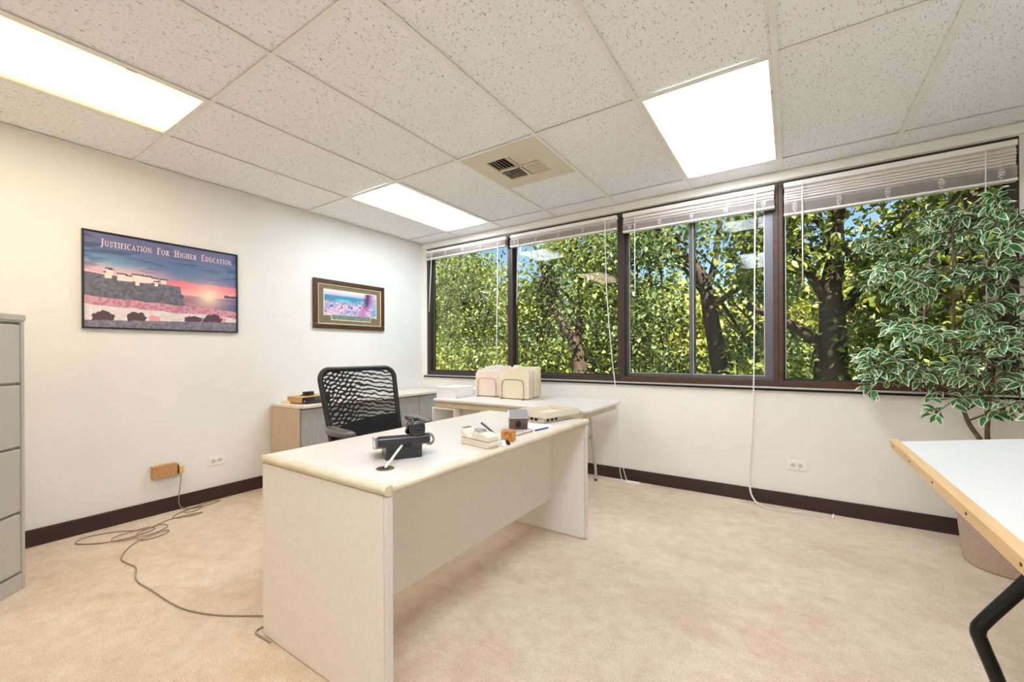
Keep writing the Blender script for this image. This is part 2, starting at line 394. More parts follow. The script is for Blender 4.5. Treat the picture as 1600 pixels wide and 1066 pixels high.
# ------------------------------------------------------------------ windows
BX = [WX0, 1.275, 2.455, 3.632, WX1]
WL = ['leftmost fixed window pane in dark bronze frame beside the picture wall', 'second fixed window from the left behind the filing sorters',
      'two part sliding window with grey sashes', 'rightmost fixed window behind the leafy ficus']
for k in range(4):
    x0, x1 = BX[k], BX[k + 1]
    w = thing('window_%d' % (k + 1), WL[k], 'window', ((x0 + x1) / 2, .05, WZ0), 0, None, 'structure')
    hw = (x1 - x0) / 2; H = WZ1 - WZ0
    MB().box(-hw, -.05, H - .035, hw, .05, H).build('head_rail', 'bronze', w, bevel=.003)
    MB().box(-hw, -.052, 0, hw, .05, .05).build('bottom_rail', 'bronze_brown' if k > 1 else 'bronze', w, bevel=.003)
    jl = .05 if k == 0 else .03
    MB().box(-hw, -.05, .05, -hw + jl, .05, H - .035).build('jamb', 'bronze_brown' if k == 3 else 'bronze', w, bevel=.003)
    jr = .04 if k == 3 else .032
    MB().box(hw - jr, -.05, .05, hw, .05, H - .035).build('jamb', 'bronze_brown' if k == 2 else 'bronze', w, bevel=.003)
    a, b = -hw + jl, hw - jr
    if k != 2:
        MB().box(a, .008, .05, a + .012, .03, H - .035).build('glazing_bead', 'bronze', w)
        MB().box(b - .012, .008, .05, b, .03, H - .035).build('glazing_bead', 'bronze', w)
        MB().box(a + .012, .008, .05, b - .012, .03, .062).build('glazing_bead', 'bronze', w)
        MB().box(a + .012, .017, .062, b - .012, .021, H - .035).build('pane', 'glass', w)
        MB().box(a + .012, .006, .062, a + .016, .008, H - .035).build('glazing_seal', 'aluminium', w)
    else:
        mid = 3.045 - (x0 + x1) / 2
        for n, (s0, s1, yy, st) in enumerate(((a, mid + .012, .022, .028), (mid - .03, b, -.008, .03))):
            sf = MB().box(s0, yy - .015, .05, s0 + st, yy + .015, H - .035).box(s1 - (.028 if n == 0 else .055), yy - .015, .05, s1, yy + .015, H - .035)
            e1 = s1 - (.028 if n == 0 else .055)
            sf.box(s0 + st, yy - .015, .05, e1, yy + .015, .078).box(s0 + st, yy - .015, H - .065, e1, yy + .015, H - .035)
            so_ = sf.build('sash', 'sash_grey', w, bevel=.002)
            MB().box(s0 + st, yy - .003, .078, e1, yy + .003, H - .065).build('pane', 'glass', so_)
            MB().box(s0 + st, yy - .017, .078, s0 + st + .005, yy - .013, H - .065).box(e1 - .005, yy - .017, .078, e1, yy - .013, H - .065).box(s0 + st + .005, yy - .017, .078, e1 - .005, yy - .013, .083).build('glazing_seal', 'aluminium', so_)
sill = MB().box(.03, -.022, WZ0 - .008, WX1 + .03, .0, WZ0 + .004).build('trim_1', 'aluminium', bevel=.002)
struct(sill, 'pale metal strip along the lower edge of the windows', 'trim')
struct(MB().box(.03, -.016, WZ0 - .024, WX1 + .03, 0, WZ0 - .008).build('trim_2', 'black_gap'), 'thin black strip under the pale metal strip below the windows', 'trim')
struct(MB().box(0.02, -.018, WZ1 + .004, RX, 0, RZ - .002).build('trim_3', 'window_wall_paint', bevel=.002), 'painted header between window heads and ceiling', 'trim')

# ------------------------------------------------------------------ blinds
BL = [('leftmost', .105, .05, 4, .03), ('second', .125, .06, 5, .045), ('third', .165, .05, 6, .06), ('rightmost', .235, .07, 7, .075)]
BLAB = ['raised white slat blind on the leftmost window', 'raised white slat blind above the filing sorters', 'raised white slat blind on the sliding window', 'raised white slat blind above the ficus, lowest hanging of the four']
CORDS = [(1.15, 1.08), (2.385, None), (3.49, None), (4.655, 1.05)]
for k in range(4):
    x0, x1 = BX[k] + .035, BX[k + 1] - .02
    nm, drop, st, nop, _ = BL[k]; L = x1 - x0; zt = 2.326
    t = thing('window_blind', BLAB[k], 'blind', (x0, -.032, zt), 0, 'raised window blinds')
    MB().box(0, -.022, -.032, L, .022, 0).build('head_rail', 'blind_white', t, bevel=.003)
    zs = -.032; open_h = drop - .032 - st - .018; n = 0
    slat = MB()
    sec = [(-.024, -.0035), (-.012, -.0005), (0, .0006), (.012, -.0005), (.024, -.0035)]
    for yy, zz in sec: slat.v += [(0, yy, zz), (L - .006, yy, zz)]
    for yy, zz in sec: slat.v += [(0, yy, zz - .0014), (L - .006, yy, zz - .0014)]
    for i in range(4): slat.f += [(2 * i, 2 * i + 1, 2 * i + 3, 2 * i + 2), (10 + 2 * i, 12 + 2 * i, 13 + 2 * i, 11 + 2 * i)]
    slat.f += [(0, 10, 11, 1), (8, 9, 19, 18)]; slat.s = [True] * len(slat.f); slat.mi = [0] * len(slat.f)
    me = slat.mesh('slat', 'slat_vinyl')
    def put(z, rx=0., ty=0.):
        o = bpy.data.objects.new('slat', me); COL.objects.link(o); o.parent = t
        o.location = (.003 + random.uniform(-.002, .002), ty + random.uniform(-.0015, .0015), z); o.rotation_euler = (rx, 0, random.uniform(-.0008, .0008))
    nopen = max(2, int(open_h / .017))
    for i in range(nopen): put(zs - open_h * (i + .5) / nopen, .85)
    nst = int(st / .0042)
    for i in range(nst): put(zs - open_h - st * (i + .2) / nst, 0)
    zb = zs - open_h - st
    MB().box(0, -.024, zb - .018, L, .024, zb - .003).build('bottom_rail', 'blind_white', t, bevel=.004)
    for f in (.06, .28, .5, .72, .94):
        xx = L * f; tp = spline([(xx - .012, -.028, zb + st * .85), (xx + .014, -.031, zb + st * .6), (xx - .014, -.031, zb + st * .45), (xx + .012, -.03, zb + st * .25), (xx - .004, -.028, zb - .002)], 5)
        tp2 = [Vector((2 * xx - p.x, p.y - .002, p.z)) for p in tp]
        MB().tube(tp, .0016, 5).tube(tp2, .0016, 5).tube([(xx, -.026, -.03), (xx, -.027, zb)], .001, 5).build('ladder_tape', 'cord_white', t)
    wz = -.72
    lean = -.045 if k == 0 else (-.02 if k == 1 else 0)
    MB().tube([(.11, -.03, -.02), (.11, -.034, -.05)], .003, 6).tube([(.11, -.034, -.05), (.11 + lean, -.036, wz)], .0045, 6).build('tilt_wand', 'cord_white', t)
# lift cords (hang from the blinds)
def wcord(pts, r=.0028): return MB().tube(spline(pts, 6), r, 5)
CL = ['short white lift cord hanging on the leftmost window', 'white lift cord falling to the floor beside the side table', 'white lift cord falling to the floor from the sliding window', 'white lift cord half hidden by the ficus leaves']
cps = [[[(1.165, -.068, 2.30), (1.16, -.068, 1.9), (1.15, -.066, 1.5), (1.145, -.064, .99)], [(1.17, -.072, 2.30), (1.165, -.07, 1.8), (1.156, -.07, 1.4), (1.149, -.07, 1.03)]],
       [[(2.335, -.068, 2.29), (2.345, -.068, 1.7), (2.39, -.066, 1.1), (2.43, -.05, .7), (2.44, -.05, .35), (2.5, -.07, .09), (2.55, -.1, .008), (2.62, -.09, .006), (2.7, -.05, .006), (2.72, -.08, .006), (2.62, -.12, .006)],
        [(2.34, -.072, 2.29), (2.35, -.072, 1.7), (2.395, -.072, 1.1), (2.435, -.055, .7), (2.448, -.056, .35), (2.47, -.085, .09), (2.5, -.12, .008), (2.44, -.14, .006), (2.38, -.1, .006), (2.46, -.06, .006), (2.58, -.09, .006)]],
       [[(3.49, -.068, 2.29), (3.484, -.068, 1.7), (3.476, -.066, .95), (3.46, -.04, .5), (3.442, -.03, .18), (3.46, -.06, .05), (3.54, -.12, .007), (3.7, -.1, .006), (3.86, -.07, .006), (3.94, -.1, .006)],
        [(3.496, -.072, 2.29), (3.488, -.072, 1.7), (3.48, -.07, .95), (3.465, -.045, .5), (3.448, -.036, .18), (3.47, -.075, .05), (3.56, -.14, .007), (3.72, -.12, .006), (3.9, -.11, .006)]],
       [[(4.655, -.068, 2.29), (4.652, -.068, 1.9), (4.645, -.066, 1.72)], [(4.657, -.068, 1.72), (4.655, -.068, 1.4), (4.653, -.066, 1.0)]]]
for lab, cp in zip(CL, cps):
    mb = MB()
    for c in cp: mb.tube(spline(c, 6), .0028, 5)
    t = mb.build('blind_cord', 'cord_white'); tag(t, lab, 'cord', 'blind lift cords')
    e = cp[0][-1]
    MB().lathe([(.003, .012), (.006, .004), (.008, -.012), (.006, -.02)], 8, (e[0], e[1], max(e[2], .021))).build('tassel', 'cord_white', t)
MB()
ps = tag(MB().box(2.52, -.1, .001, 2.64, -.07, .02).build('cord_cleat_block', 'cord_white', bevel=.004), 'small white plastic piece lying by the baseboard at the cord end', 'plastic piece')

# ------------------------------------------------------------------ pictures on the left wall
def raster(name, parent, y0, y1, z0, z1, x, nx, nz, fn, mtl='print'):
    ss = (np.arange(nx) + .0) / (nx - 1); tt = (np.arange(nz) + .0) / (nz - 1)
    s, t = np.meshgrid(ss, tt)
    col = fn(s, t); col = np.clip(col, 0, 255) / 255.
    col = np.where(col <= .04045, col / 12.92, ((col + .055) / 1.055) ** 2.4)
    v = np.stack([np.full_like(s, x), y0 + (y1 - y0) * s, z1 - (z1 - z0) * t], -1).reshape(-1, 3)
    idx = np.arange(nx * nz).reshape(nz, nx); f = np.stack([idx[1:, :-1], idx[1:, 1:], idx[:-1, 1:], idx[:-1, :-1]], -1).reshape(-1, 4)
    me = bpy.data.meshes.new(name); me.from_pydata(v.tolist(), [], f.tolist())
    at = me.color_attributes.new('Col', 'FLOAT_COLOR', 'POINT'); at.data.foreach_set('color', np.concatenate([col.reshape(-1, 3), np.ones((nx * nz, 1))], 1).ravel())
    me.materials.append(MATS[mtl]); o = bpy.data.objects.new(name, me); COL.objects.link(o); o.parent = parent; return o
def vnoise(s, t, sx, sy, seed, oct_=4):
    r = np.random.default_rng(seed); out = np.zeros_like(s); amp = 1; tot = 0
    for o in range(oct_):
        gx, gy = int(sx) + 2, int(sy) + 2; g = r.random((gy + 1, gx + 1)); u = s * sx; w = t * sy
        i = np.clip(u.astype(int), 0, gx - 1); j = np.clip(w.astype(int), 0, gy - 1); a = u - i; b = w - j
        a = a * a * (3 - 2 * a); b = b * b * (3 - 2 * b)
        out += amp * ((g[j, i] * (1 - a) + g[j, i + 1] * a) * (1 - b) + (g[j + 1, i] * (1 - a) + g[j + 1, i + 1] * a) * b)
        tot += amp; amp *= .55; sx *= 2; sy *= 2
    return out / tot
def mixf(a, b, f): return a * (1 - f[..., None]) + np.asarray(b, float) * f[..., None]
def sm(e0, e1, x): q = np.clip((x - e0) / (e1 - e0), 0, 1); return q * q * (3 - 2 * q)
def poster_fn(s, t):
    n = vnoise(s, t, 5, 22, 3); n2 = vnoise(s, t, 60, 40, 5, 2)
    c = np.ones(s.shape + (3,)) * np.array((108, 112, 150.))
    c = mixf(c, (96, 120, 160), sm(.05, .3, t + .15 * (n - .5)))
    c = mixf(c, (122, 176, 202), sm(.12, .36, t) * sm(.5, .0, s) * .95)
    c = mixf(c, (236, 190, 196), sm(.26, .42, t + .12 * (n - .5)) * sm(.75, .2, s))
    c = mixf(c, (232, 128, 140), sm(.36, .46, t + .14 * (n - .5)) * sm(.3, .55, s))
    c = mixf(c, (250, 178, 170), sm(.46, .56, t + .1 * (n - .5)) * sm(.35, .6, s) * .8)
    c = mixf(c, (60, 70, 104), sm(.52, .7, n) * sm(.45, .3, t) * .55)
    sea = sm(.575, .59, t); c = mixf(c, (142, 108, 132), sea); c = mixf(c, (96, 104, 140), sea * sm(.8, 1.0, s))
    c = mixf(c, (216, 150, 160), sea * sm(.5, .75, n) * .6)
    d = np.hypot((s - .78) * 1.45, (t - .57)); c = mixf(c, (255, 250, 214), np.exp(-(d / .085) ** 2)); c = mixf(c, (255, 214, 190), .6 * np.exp(-(d / .2) ** 2))
    isl = (s > .9) & (t > .548 - .02 * vnoise(s, t, 40, 1, 9, 1)) & (t < .575); c[isl] = (92, 88, 120)
    # plain stand-in picture : grey hill, pale houses, pink and white strand, grey foreground
    hill = (t > .43 + .1 * s + .05 * (n - .5)) & (s < .56 + .12 * (t - .5) + .04 * n) & (t < .75); c[hill] = (106, 106, 118); c = np.where(hill[..., None], c * (.8 + .45 * n2[..., None]), c)
    rg = random.Random(3)
    for k in range(13):
        a = rg.uniform(0, .46); w_ = rg.uniform(.02, .06); b = .45 + .1 * a - rg.uniform(.02, .09); hh = rg.uniform(.04, .07)
        k1 = (s > a) & (s < a + w_) & (t > b) & (t < b + hh); c[k1] = (236, 222, 214); k2 = (s > a - .005) & (s < a + w_ + .005) & (t > b - .012) & (t < b); c[k2] = (70, 56, 62)
    edge = .68 + .05 * s + .04 * (vnoise(s, t, 9, 1, 12, 2) - .5); band = (t > edge) & (t < edge + .09); c[band] = (210, 156, 170); c[band & (n2 > .52)] = (186, 126, 146)
    wall = (t > edge + .09) & (t < .93 - .05 * s); c[wall] = (226, 218, 218); c = np.where(wall[..., None], c * (.93 + .12 * n2[..., None]), c)
    for k in range(11):
        cx = rg.uniform(.02, .95); rr_ = rg.uniform(.035, .07); cy = .90 - .04 * cx
        d2 = np.hypot((s - cx) / rr_, (t - cy) / (rr_ * 1.1)) + .5 * (n2 - .5); c[(d2 < 1) & (t < .94 - .05 * s)] = (92, 70, 80) if k % 3 else (228, 164, 168)
    ground = t > .93 - .05 * s; c[ground] = (126, 124, 138); c = np.where(ground[..., None], c * (.8 + .4 * n2[..., None]), c)
    return c
def glyphs():
    K, k = .17, .075; G = {}
    def st(x, y0=0, y1=1, w=K): return ('p', [(x, y0), (x, y1)], [w, w])
    def sf(x, y, w=.34): return ('p', [(x - w / 2, y), (x + w / 2, y)], [k, k])
    def arc(cx, cy, rx, ry, a0, a1, n=12, thick=K, thin=k):
        P = []; Wd = []
        for i in range(n + 1):
            a = math.radians(a0 + (a1 - a0) * i / n); P.append((cx + rx * math.cos(a), cy + ry * math.sin(a))); Wd.append(thin + (thick - thin) * abs(math.cos(a)) ** 1.5)
        return ('p', P, Wd)
    G['I'] = (.4, [st(.2), sf(.2, .03), sf(.2, .97)])
    G['J'] = (.5, [st(.32, .1), sf(.32, .97), arc(.17, .08, .15, .2, 0, -150)])
    G['U'] = (.82, [st(.18, .3), sf(.18, .97), st(.66, .3, 1, k), sf(.66, .97, .26), arc(.42, .32, .24, .3, 180, 360)])
    G['S'] = (.6, [arc(.3, .74, .2, .23, 20, 270, thick=.1), arc(.3, .27, .22, .25, 90, -160, thick=.14), ('p', [(.5, .72), (.5, .96)], [k, k]), ('p', [(.08, .06), (.08, .3)], [k, k])])
    G['T'] = (.74, [st(.37), sf(.37, .03), ('p', [(.04, .96), (.7, .96)], [k, k]), ('p', [(.05, .74), (.05, 1)], [k, k]), ('p', [(.69, .74), (.69, 1)], [k, k])])
    G['F'] = (.64, [st(.2), sf(.2, .03), ('p', [(.05, .96), (.58, .96)], [k, k]), ('p', [(.2, .5), (.46, .5)], [k, k]), ('p', [(.57, .74), (.57, 1)], [k, k])])
    G['E'] = (.68, [st(.2), ('p', [(.05, .04), (.6, .04)], [k, k]), ('p', [(.05, .96), (.58, .96)], [k, k]), ('p', [(.2, .5), (.46, .5)], [k, k]), ('p', [(.57, .76), (.57, 1)], [k, k]), ('p', [(.6, 0), (.6, .26)], [k, k])])
    G['C'] = (.78, [arc(.44, .5, .34, .48, 45, 315), ('p', [(.68, .68), (.68, .96)], [k, k])])
    G['G'] = (.84, [arc(.44, .5, .34, .48, 45, 320), ('p', [(.68, .68), (.68, .96)], [k, k]), ('p', [(.7, .05), (.7, .42)], [K, K]), sf(.68, .43, .3)])
    G['O'] = (.86, [arc(.43, .5, .33, .47, 0, 360, 20)])
    G['D'] = (.82, [st(.2), arc(.3, .5, .4, .46, -90, 90), ('p', [(.05, .04), (.32, .04)], [k, k]), ('p', [(.05, .96), (.32, .96)], [k, k])])
    G['A'] = (.8, [('p', [(.12, 0), (.4, 1)], [k, k]), ('p', [(.38, 1), (.68, 0)], [K, K]), ('p', [(.22, .36), (.56, .36)], [k, k]), sf(.12, .03, .24), sf(.68, .03, .3)])
    G['N'] = (.86, [st(.16, 0, 1, k), st(.7, 0, 1, k), ('p', [(.14, 1), (.7, 0)], [K, K]), sf(.16, .03, .26), sf(.1, .97, .2), sf(.7, .97, .26)])
    G['H'] = (.86, [st(.2), st(.66), ('p', [(.2, .5), (.66, .5)], [k, k]), sf(.2, .03), sf(.2, .97), sf(.66, .03), sf(.66, .97)])
    G['R'] = (.8, [st(.2), sf(.2, .03), ('p', [(.05, .96), (.36, .96)], [k, k]), ('p', [(.2, .5), (.36, .5)], [k, k]), arc(.36, .73, .2, .23, -90, 90, 8), ('p', [(.38, .5), (.7, 0)], [K, K])])
    return G
def lettering(words, parent, y0, y1, z, hcap, hsmall, x, matn):
    G = glyphs(); mb = MB(); adv = 0; runs = []
    for w in words.split(' '):
        for i, ch in enumerate(w):
            h_ = hcap if i == 0 else hsmall; runs.append((ch, adv, h_)); adv += (G[ch][0] + .1) * h_
        adv += hcap * .75
    adv -= hcap * .75; sc = (y1 - y0) / adv
    for ch, a, h_ in runs:
        for _, P, Wd in G[ch][1]:
            n = len(P); vs = []
            for i in range(n):
                p, q_ = P[max(i - 1, 0)], P[min(i + 1, n - 1)]; dx, dy = q_[0] - p[0], q_[1] - p[1]; l = math.hypot(dx, dy) or 1; nx_, ny_ = -dy / l, dx / l
                for sg in (-1, 1): vs.append((x, y0 + (a + (P[i][0] + nx_ * sg * Wd[i] / 2) * h_) * sc, z + (P[i][1] + ny_ * sg * Wd[i] / 2) * h_))
            mb.add(vs, [(2 * i, 2 * i + 1, 2 * i + 3, 2 * i + 2) for i in range(n - 1)])
    return mb.build('lettering', matn, parent)
def frame(mb, y0, y1, z0, z1, w, x0, x1):
    return mb.box(x0, y0, z0, x1, y1, z0 + w).box(x0, y0, z1 - w, x1, y1, z1).box(x0, y0, z0 + w, x1, y0 + w, z1 - w).box(x0, y1 - w, z0 + w, x1, y1, z1 - w)
po = thing('framed_poster', 'black framed sunset poster with pink serif lettering along its top', 'poster', (.001, -2.487, 1.29)); Y, Z = .4435, .625
frame(MB(), -Y, Y, 0, Z, .009, 0, .022).build('frame', 'frame_black', po, bevel=.0015)
MB().box(0, -Y + .009, .009, .011, Y - .009, Z - .009).build('backing', 'frame_black', po)
raster('print', po, -Y + .009, Y - .009, .009, Z - .009, .0118, 330, 230, poster_fn)
lettering('JUSTIFICATION FOR HIGHER EDUCATION', po, -Y + .085, Y - .04, Z - .092, .046, .036, .0124, 'letter_pink')

pa = thing('framed_landscape', 'walnut framed landscape print with stepped olive mat near the windows', 'picture', (.001, -.998, 1.362)); Y, Z = .407, .47
frame(MB(), -Y, Y, 0, Z, .045, 0, .026).build('frame', 'frame_walnut', pa, bevel=.006)
frame(MB(), -Y + .045, Y - .045, .045, Z - .045, .006, .004, .02).build('fillet', 'gold_line', pa)
MB().box(.0, -Y + .051, .051, .012, Y - .051, Z - .051).build('mat_board', 'mat_olive', pa)
def paint_fn(s, t):
    n = vnoise(s, t, 7, 6, 21); n2 = vnoise(s, t, 16, 12, 22); n3 = vnoise(s, t, 40, 30, 24, 2)
    c = np.ones(s.shape + (3,)) * np.array((150, 160, 196.))
    c = mixf(c, (214, 226, 232), sm(.35, .0, t) * .9); c = mixf(c, (226, 176, 190), sm(.5, .62, n) * sm(.0, .2, t) * .8)
    c = mixf(c, (72, 142, 172), sm(.16, .24, t) * sm(.5, .36, t) * sm(.45, .55, 1 - abs(s - .4))); c = mixf(c, (126, 206, 216), sm(.30, .38, t) * sm(.5, .4, t) * sm(.15, .3, s) * sm(.55, .4, s) * .8)
    c = mixf(c, (74, 64, 108), sm(.55, .66, n2) * sm(.3, .6, t)); c = mixf(c, (236, 206, 220), sm(.56, .66, n3) * sm(.35, .6, t) * .9)
    tr = np.exp(-((s - (.9 - .22 * t)) / .07) ** 2); c = mixf(c, (206, 112, 170), tr * .85); c = mixf(c, (74, 60, 92), np.exp(-((s - (.83 - .08 * t)) / .05) ** 2) * sm(.75, .4, t))
    c = mixf(c, (70, 180, 200), np.exp(-((s - .95) / .03) ** 2 - ((t - .8) / .15) ** 2)); c = mixf(c, (236, 232, 240), np.exp(-((s - .68) / .07) ** 2 - ((t - .45) / .14) ** 2) * (n3 > .5))
    return c
def paint_low(s, t):
    n3 = vnoise(s, t, 60, 12, 31, 2); c = np.ones(s.shape + (3,)) * np.array((98, 122, 108.)); c = mixf(c, (156, 168, 150), sm(.5, .7, n3)); return c
a0, a1, b0, b1 = -Y + .112, Y - .105, .135, Z - .098
g = MB(); g.box(.012, a0 - .008, b0 - .008, .014, a1 + .008, b1 + .008).box(.012, a0 + .07, b0 - .052, .014, a1 - .07, b0 - .008); g.build('inner_line', 'gold_line', pa)
raster('print', pa, a0, a1, b0, b1, .0148, 150, 80, paint_fn)
raster('print', pa, a0 + .078, a1 - .078, b0 - .044, b0, .0149, 120, 16, paint_low)

# ------------------------------------------------------------------ outlets, junction box and its cord
def outlet(label, M):
    t = thing('wall_outlet', label, 'outlet', (0, 0, 0), 0, 'duplex wall outlets'); t.matrix_world = M
    MB().box(-.057, -.006, -.036, .057, 0, .036).build('cover_plate', 'outlet_white', t, bevel=.003)
    for sx in (-.022, .022):
        s = MB().prism([(sx + .016 * math.cos(a), .0155 * math.sin(a)) for a in [2 * PI * k / 16 for k in range(16)]], -.0085, -.006, 'y').build('socket', 'cream_plastic', t)
        for dz in (-.006, .006): MB().box(sx - .007, -.0092, dz - .0012, sx + .002, -.0085, dz + .0012).build('slot', 'dark_hole', s)
        MB().box(sx + .005, -.0092, -.002, sx + .0085, -.0085, .002).build('slot', 'dark_hole', s)
    MB().lathe([(.003, -.0085), (.003, -.006)], 8, (0, 0, 0), 'y').build('screw', 'aluminium', t)
outlet('white duplex outlet on the wall under the framed landscape', Matrix.Translation((0, -2.191, .30)) @ Matrix.Rotation(PI / 2, 4, 'Z'))
outlet('white duplex outlet on the wall below the sliding window', Matrix.Translation((3.738, 0, .307)))
jb = thing('junction_box', 'tan surface box on the wall beneath the poster', 'junction box', (0, -2.522, .257))
MB().box(.0, -.071, 0, .045, .071, .088).build('cover', 'tan_wood', jb, bevel=.004)
MB().lathe([(.003, .045), (.003, .047)], 8, (0, -.055, .07), 'x').build('screw', 'dark_hole', jb)
MB().box(.004, .071, .006, .04, .08, .07).build('end_socket', 'black_plastic', jb)
cd = thing('extension_cord', 'thin grey cord looped on the carpet from the tan wall box to the desk', 'cord', (0, 0, 0))
MB().box(.01, -2.441, .265, .045, -2.412, .318).build('plug', 'plug_yellow', cd, bevel=.006)
z = .0045
pth = [(.028, -2.427, .268), (.03, -2.43, .2), (.028, -2.44, .1), (.035, -2.44, .04), (.055, -2.42, .012), (.09, -2.36, z), (.1, -2.26, z), (.075, -2.2, z), (.05, -2.24, z), (.06, -2.36, z), (.12, -2.44, z), (.16, -2.4, z), (.12, -2.33, .01), (.09, -2.4, .01), (.14, -2.5, z), (.2, -2.52, z),
       (.25, -2.42, z), (.235, -2.37, z), (.21, -2.43, z), (.2, -2.54, z), (.24, -2.63, z), (.26, -2.7, z), (.15, -2.82, z), (.11, -2.94, z), (.18, -2.99, z), (.3, -2.9, z), (.34, -2.76, z), (.31, -2.66, z), (.24, -2.68, z), (.27, -2.84, .01), (.36, -2.85, .01), (.4, -2.7, .01),
       (.33, -2.6, z), (.27, -2.62, .01), (.33, -2.75, .012), (.45, -2.76, z), (.46, -2.66, z), (.4, -2.62, z), (.43, -2.74, .01), (.5, -2.83, z), (.64, -2.90, z), (.74, -2.9, z), (.84, -2.89, z), (1.0, -2.93, z), (1.18, -2.92, z), (1.36, -2.91, z), (1.5, -2.89, z), (1.66, -2.83, z), (1.82, -2.73, z), (1.95, -2.66, z), (2.0, -2.6, z)]
MB().tube(spline(pth, 7), .0034, 6).build('cable', 'cable_khaki', cd)
tag(MB().tube(spline([(1.99, -2.72, .004), (1.95, -2.735, .004), (1.905, -2.755, .004), (1.9, -2.785, .004), (1.92, -2.8, .004), (1.97, -2.797, .004), (2.02, -2.795, .004)], 6), .004, 6).build('cable_loop', 'cable_khaki'), 'small loop of cord at the near floor corner of the desk', 'cord')

# ------------------------------------------------------------------ filing cabinet
fc = thing('filing_cabinet', 'tall grey metal four drawer filing cabinet at the left edge', 'filing cabinet', (.614, -3.242, 0), math.radians(-45))
# local x runs along the front away from the visible corner, local y goes back
fcw, fcd, fch = .46, .66, 1.317
MB().box(0, -.001 - fcd, .0, fcw, -.02, fch - .03).build('body', 'cabinet_grey', fc, bevel=.004)
MB().box(-.004, -fcd, fch - .03, fcw + .004, .004, fch).build('top_cap', 'cabinet_grey', fc, bevel=.004)
MB().box(0, -.02, 0, .018, 0, fch - .03).box(fcw - .018, -.02, 0, fcw, 0, fch - .03).box(.018, -.02, 0, fcw - .018, 0, .075).box(.018, -.02, fch - .038, fcw - .018, 0, fch - .03).build('face_frame', 'cabinet_grey', fc, bevel=.003)
zz = [.082, .37, .68, .985, 1.272]
for k in range(4):
    d = MB().box(.024, -.03, zz[k] + .005, fcw - .024, .001, zz[k + 1] - .007).build('drawer', 'cabinet_grey', fc, bevel=.004)
    zc = (zz[k] + zz[k + 1]) / 2 + .03
    MB().tube([(fcw / 2 - .055, .0, zc), (fcw / 2 - .055, .025, zc), (fcw / 2 + .055, .025, zc), (fcw / 2 + .055, .0, zc)], .006, 8).build('handle', 'chrome', d)
    MB().box(fcw / 2 - .04, .001, zc + .04, fcw / 2 + .04, .004, zc + .085).build('label_holder', 'chrome', d, bevel=.001)
fc.scale = (1, 1, 1)

# ------------------------------------------------------------------ desk
DX0, DX1, DY0, DY1, DZ = 1.935, 2.69, -2.793, -1.262, .72
dk = thing('office_desk', 'large off-white laminate desk with pale oak edging in the middle', 'desk', ((DX0 + DX1) / 2, (DY0 + DY1) / 2, 0))
hx, hy = (DX1 - DX0) / 2, (DY1 - DY0) / 2
MB().box(-hx + .03, -hy + .03, DZ - .032, hx - .03, hy - .03, DZ).build('desk_top', 'laminate', dk)
def bull(a, b, outx, outy):
    # bullnose strip : rounded section swept from a to b, outer side towards (outx, outy)
    n = 9; sec = [(0, -.032), (0, 0)] + [(.012 + .018 * math.sin(PI * k / n), -.016 + .016 * math.cos(PI * k / n)) for k in range(n + 1)]
    va = [(a[0] + outx * u, a[1] + outy * u, DZ + w) for u, w in sec]; vb = [(b[0] + outx * u, b[1] + outy * u, DZ + w) for u, w in sec]; N = len(sec)
    return MB().add(va + vb, [(i, (i + 1) % N, (i + 1) % N + N, i + N) for i in range(N)] + [tuple(range(N))[::-1], tuple(range(N, 2 * N))])
bull((-hx + .03, -hy + .03), (hx - .004, -hy + .03), 0, -1).build('edge_band', 'edge_oak', dk)
bull((-hx + .03, hy - .03), (hx - .03, hy - .03), 0, 1).build('edge_band', 'edge_oak', dk)
bull((hx - .03, -hy + .0305), (hx - .03, hy - .0), 1, 0).build('edge_band', 'edge_oak', dk)
bull((-hx + .03, -hy + .0), (-hx + .03, hy - .0), -1, 0).build('edge_band', 'edge_oak', dk)
pt = DZ - .032
for s in (-1, 1):
    y0, y1 = (-hy + .008, -hy + .036) if s < 0 else (hy - .036, hy - .008)
    p = MB().box(-hx + .008, y0, .003, hx - .02, y1, pt).build('side_panel', 'panel_beige' if s < 0 else 'panel_speck', dk, bevel=.002)
    MB().box(hx - .02, y0 - .001, .003, hx - .006, y1 + .001, pt).build('edge_strip', 'laminate', p, bevel=.006, seg=3)
MB().box(.108, -hy + .036, .2, .128, hy - .036, pt).build('modesty_panel', 'panel_speck', dk, bevel=.002)
gr = MB().lathe([(.031, DZ), (.031, DZ + .0025), (.024, DZ + .0025), (.024, DZ + .0008)], 20, (2.523 - (DX0 + DX1) / 2, -2.655 - (DY0 + DY1) / 2, 0)).build('grommet', 'brass_brown', dk)
MB().box(2.505 - (DX0 + DX1) / 2, -2.665 - (DY0 + DY1) / 2, DZ + .001, 2.535 - (DX0 + DX1) / 2, -2.645 - (DY0 + DY1) / 2, DZ + .0026).build('cable_slot', 'dark_hole', gr)
# ------------------------------------------------------------------ phone
ph = thing('desk_phone', 'dark desk phone seen from behind near the round cable hole', 'phone', (2.475, -2.525, DZ), math.atan2(.85, .53))
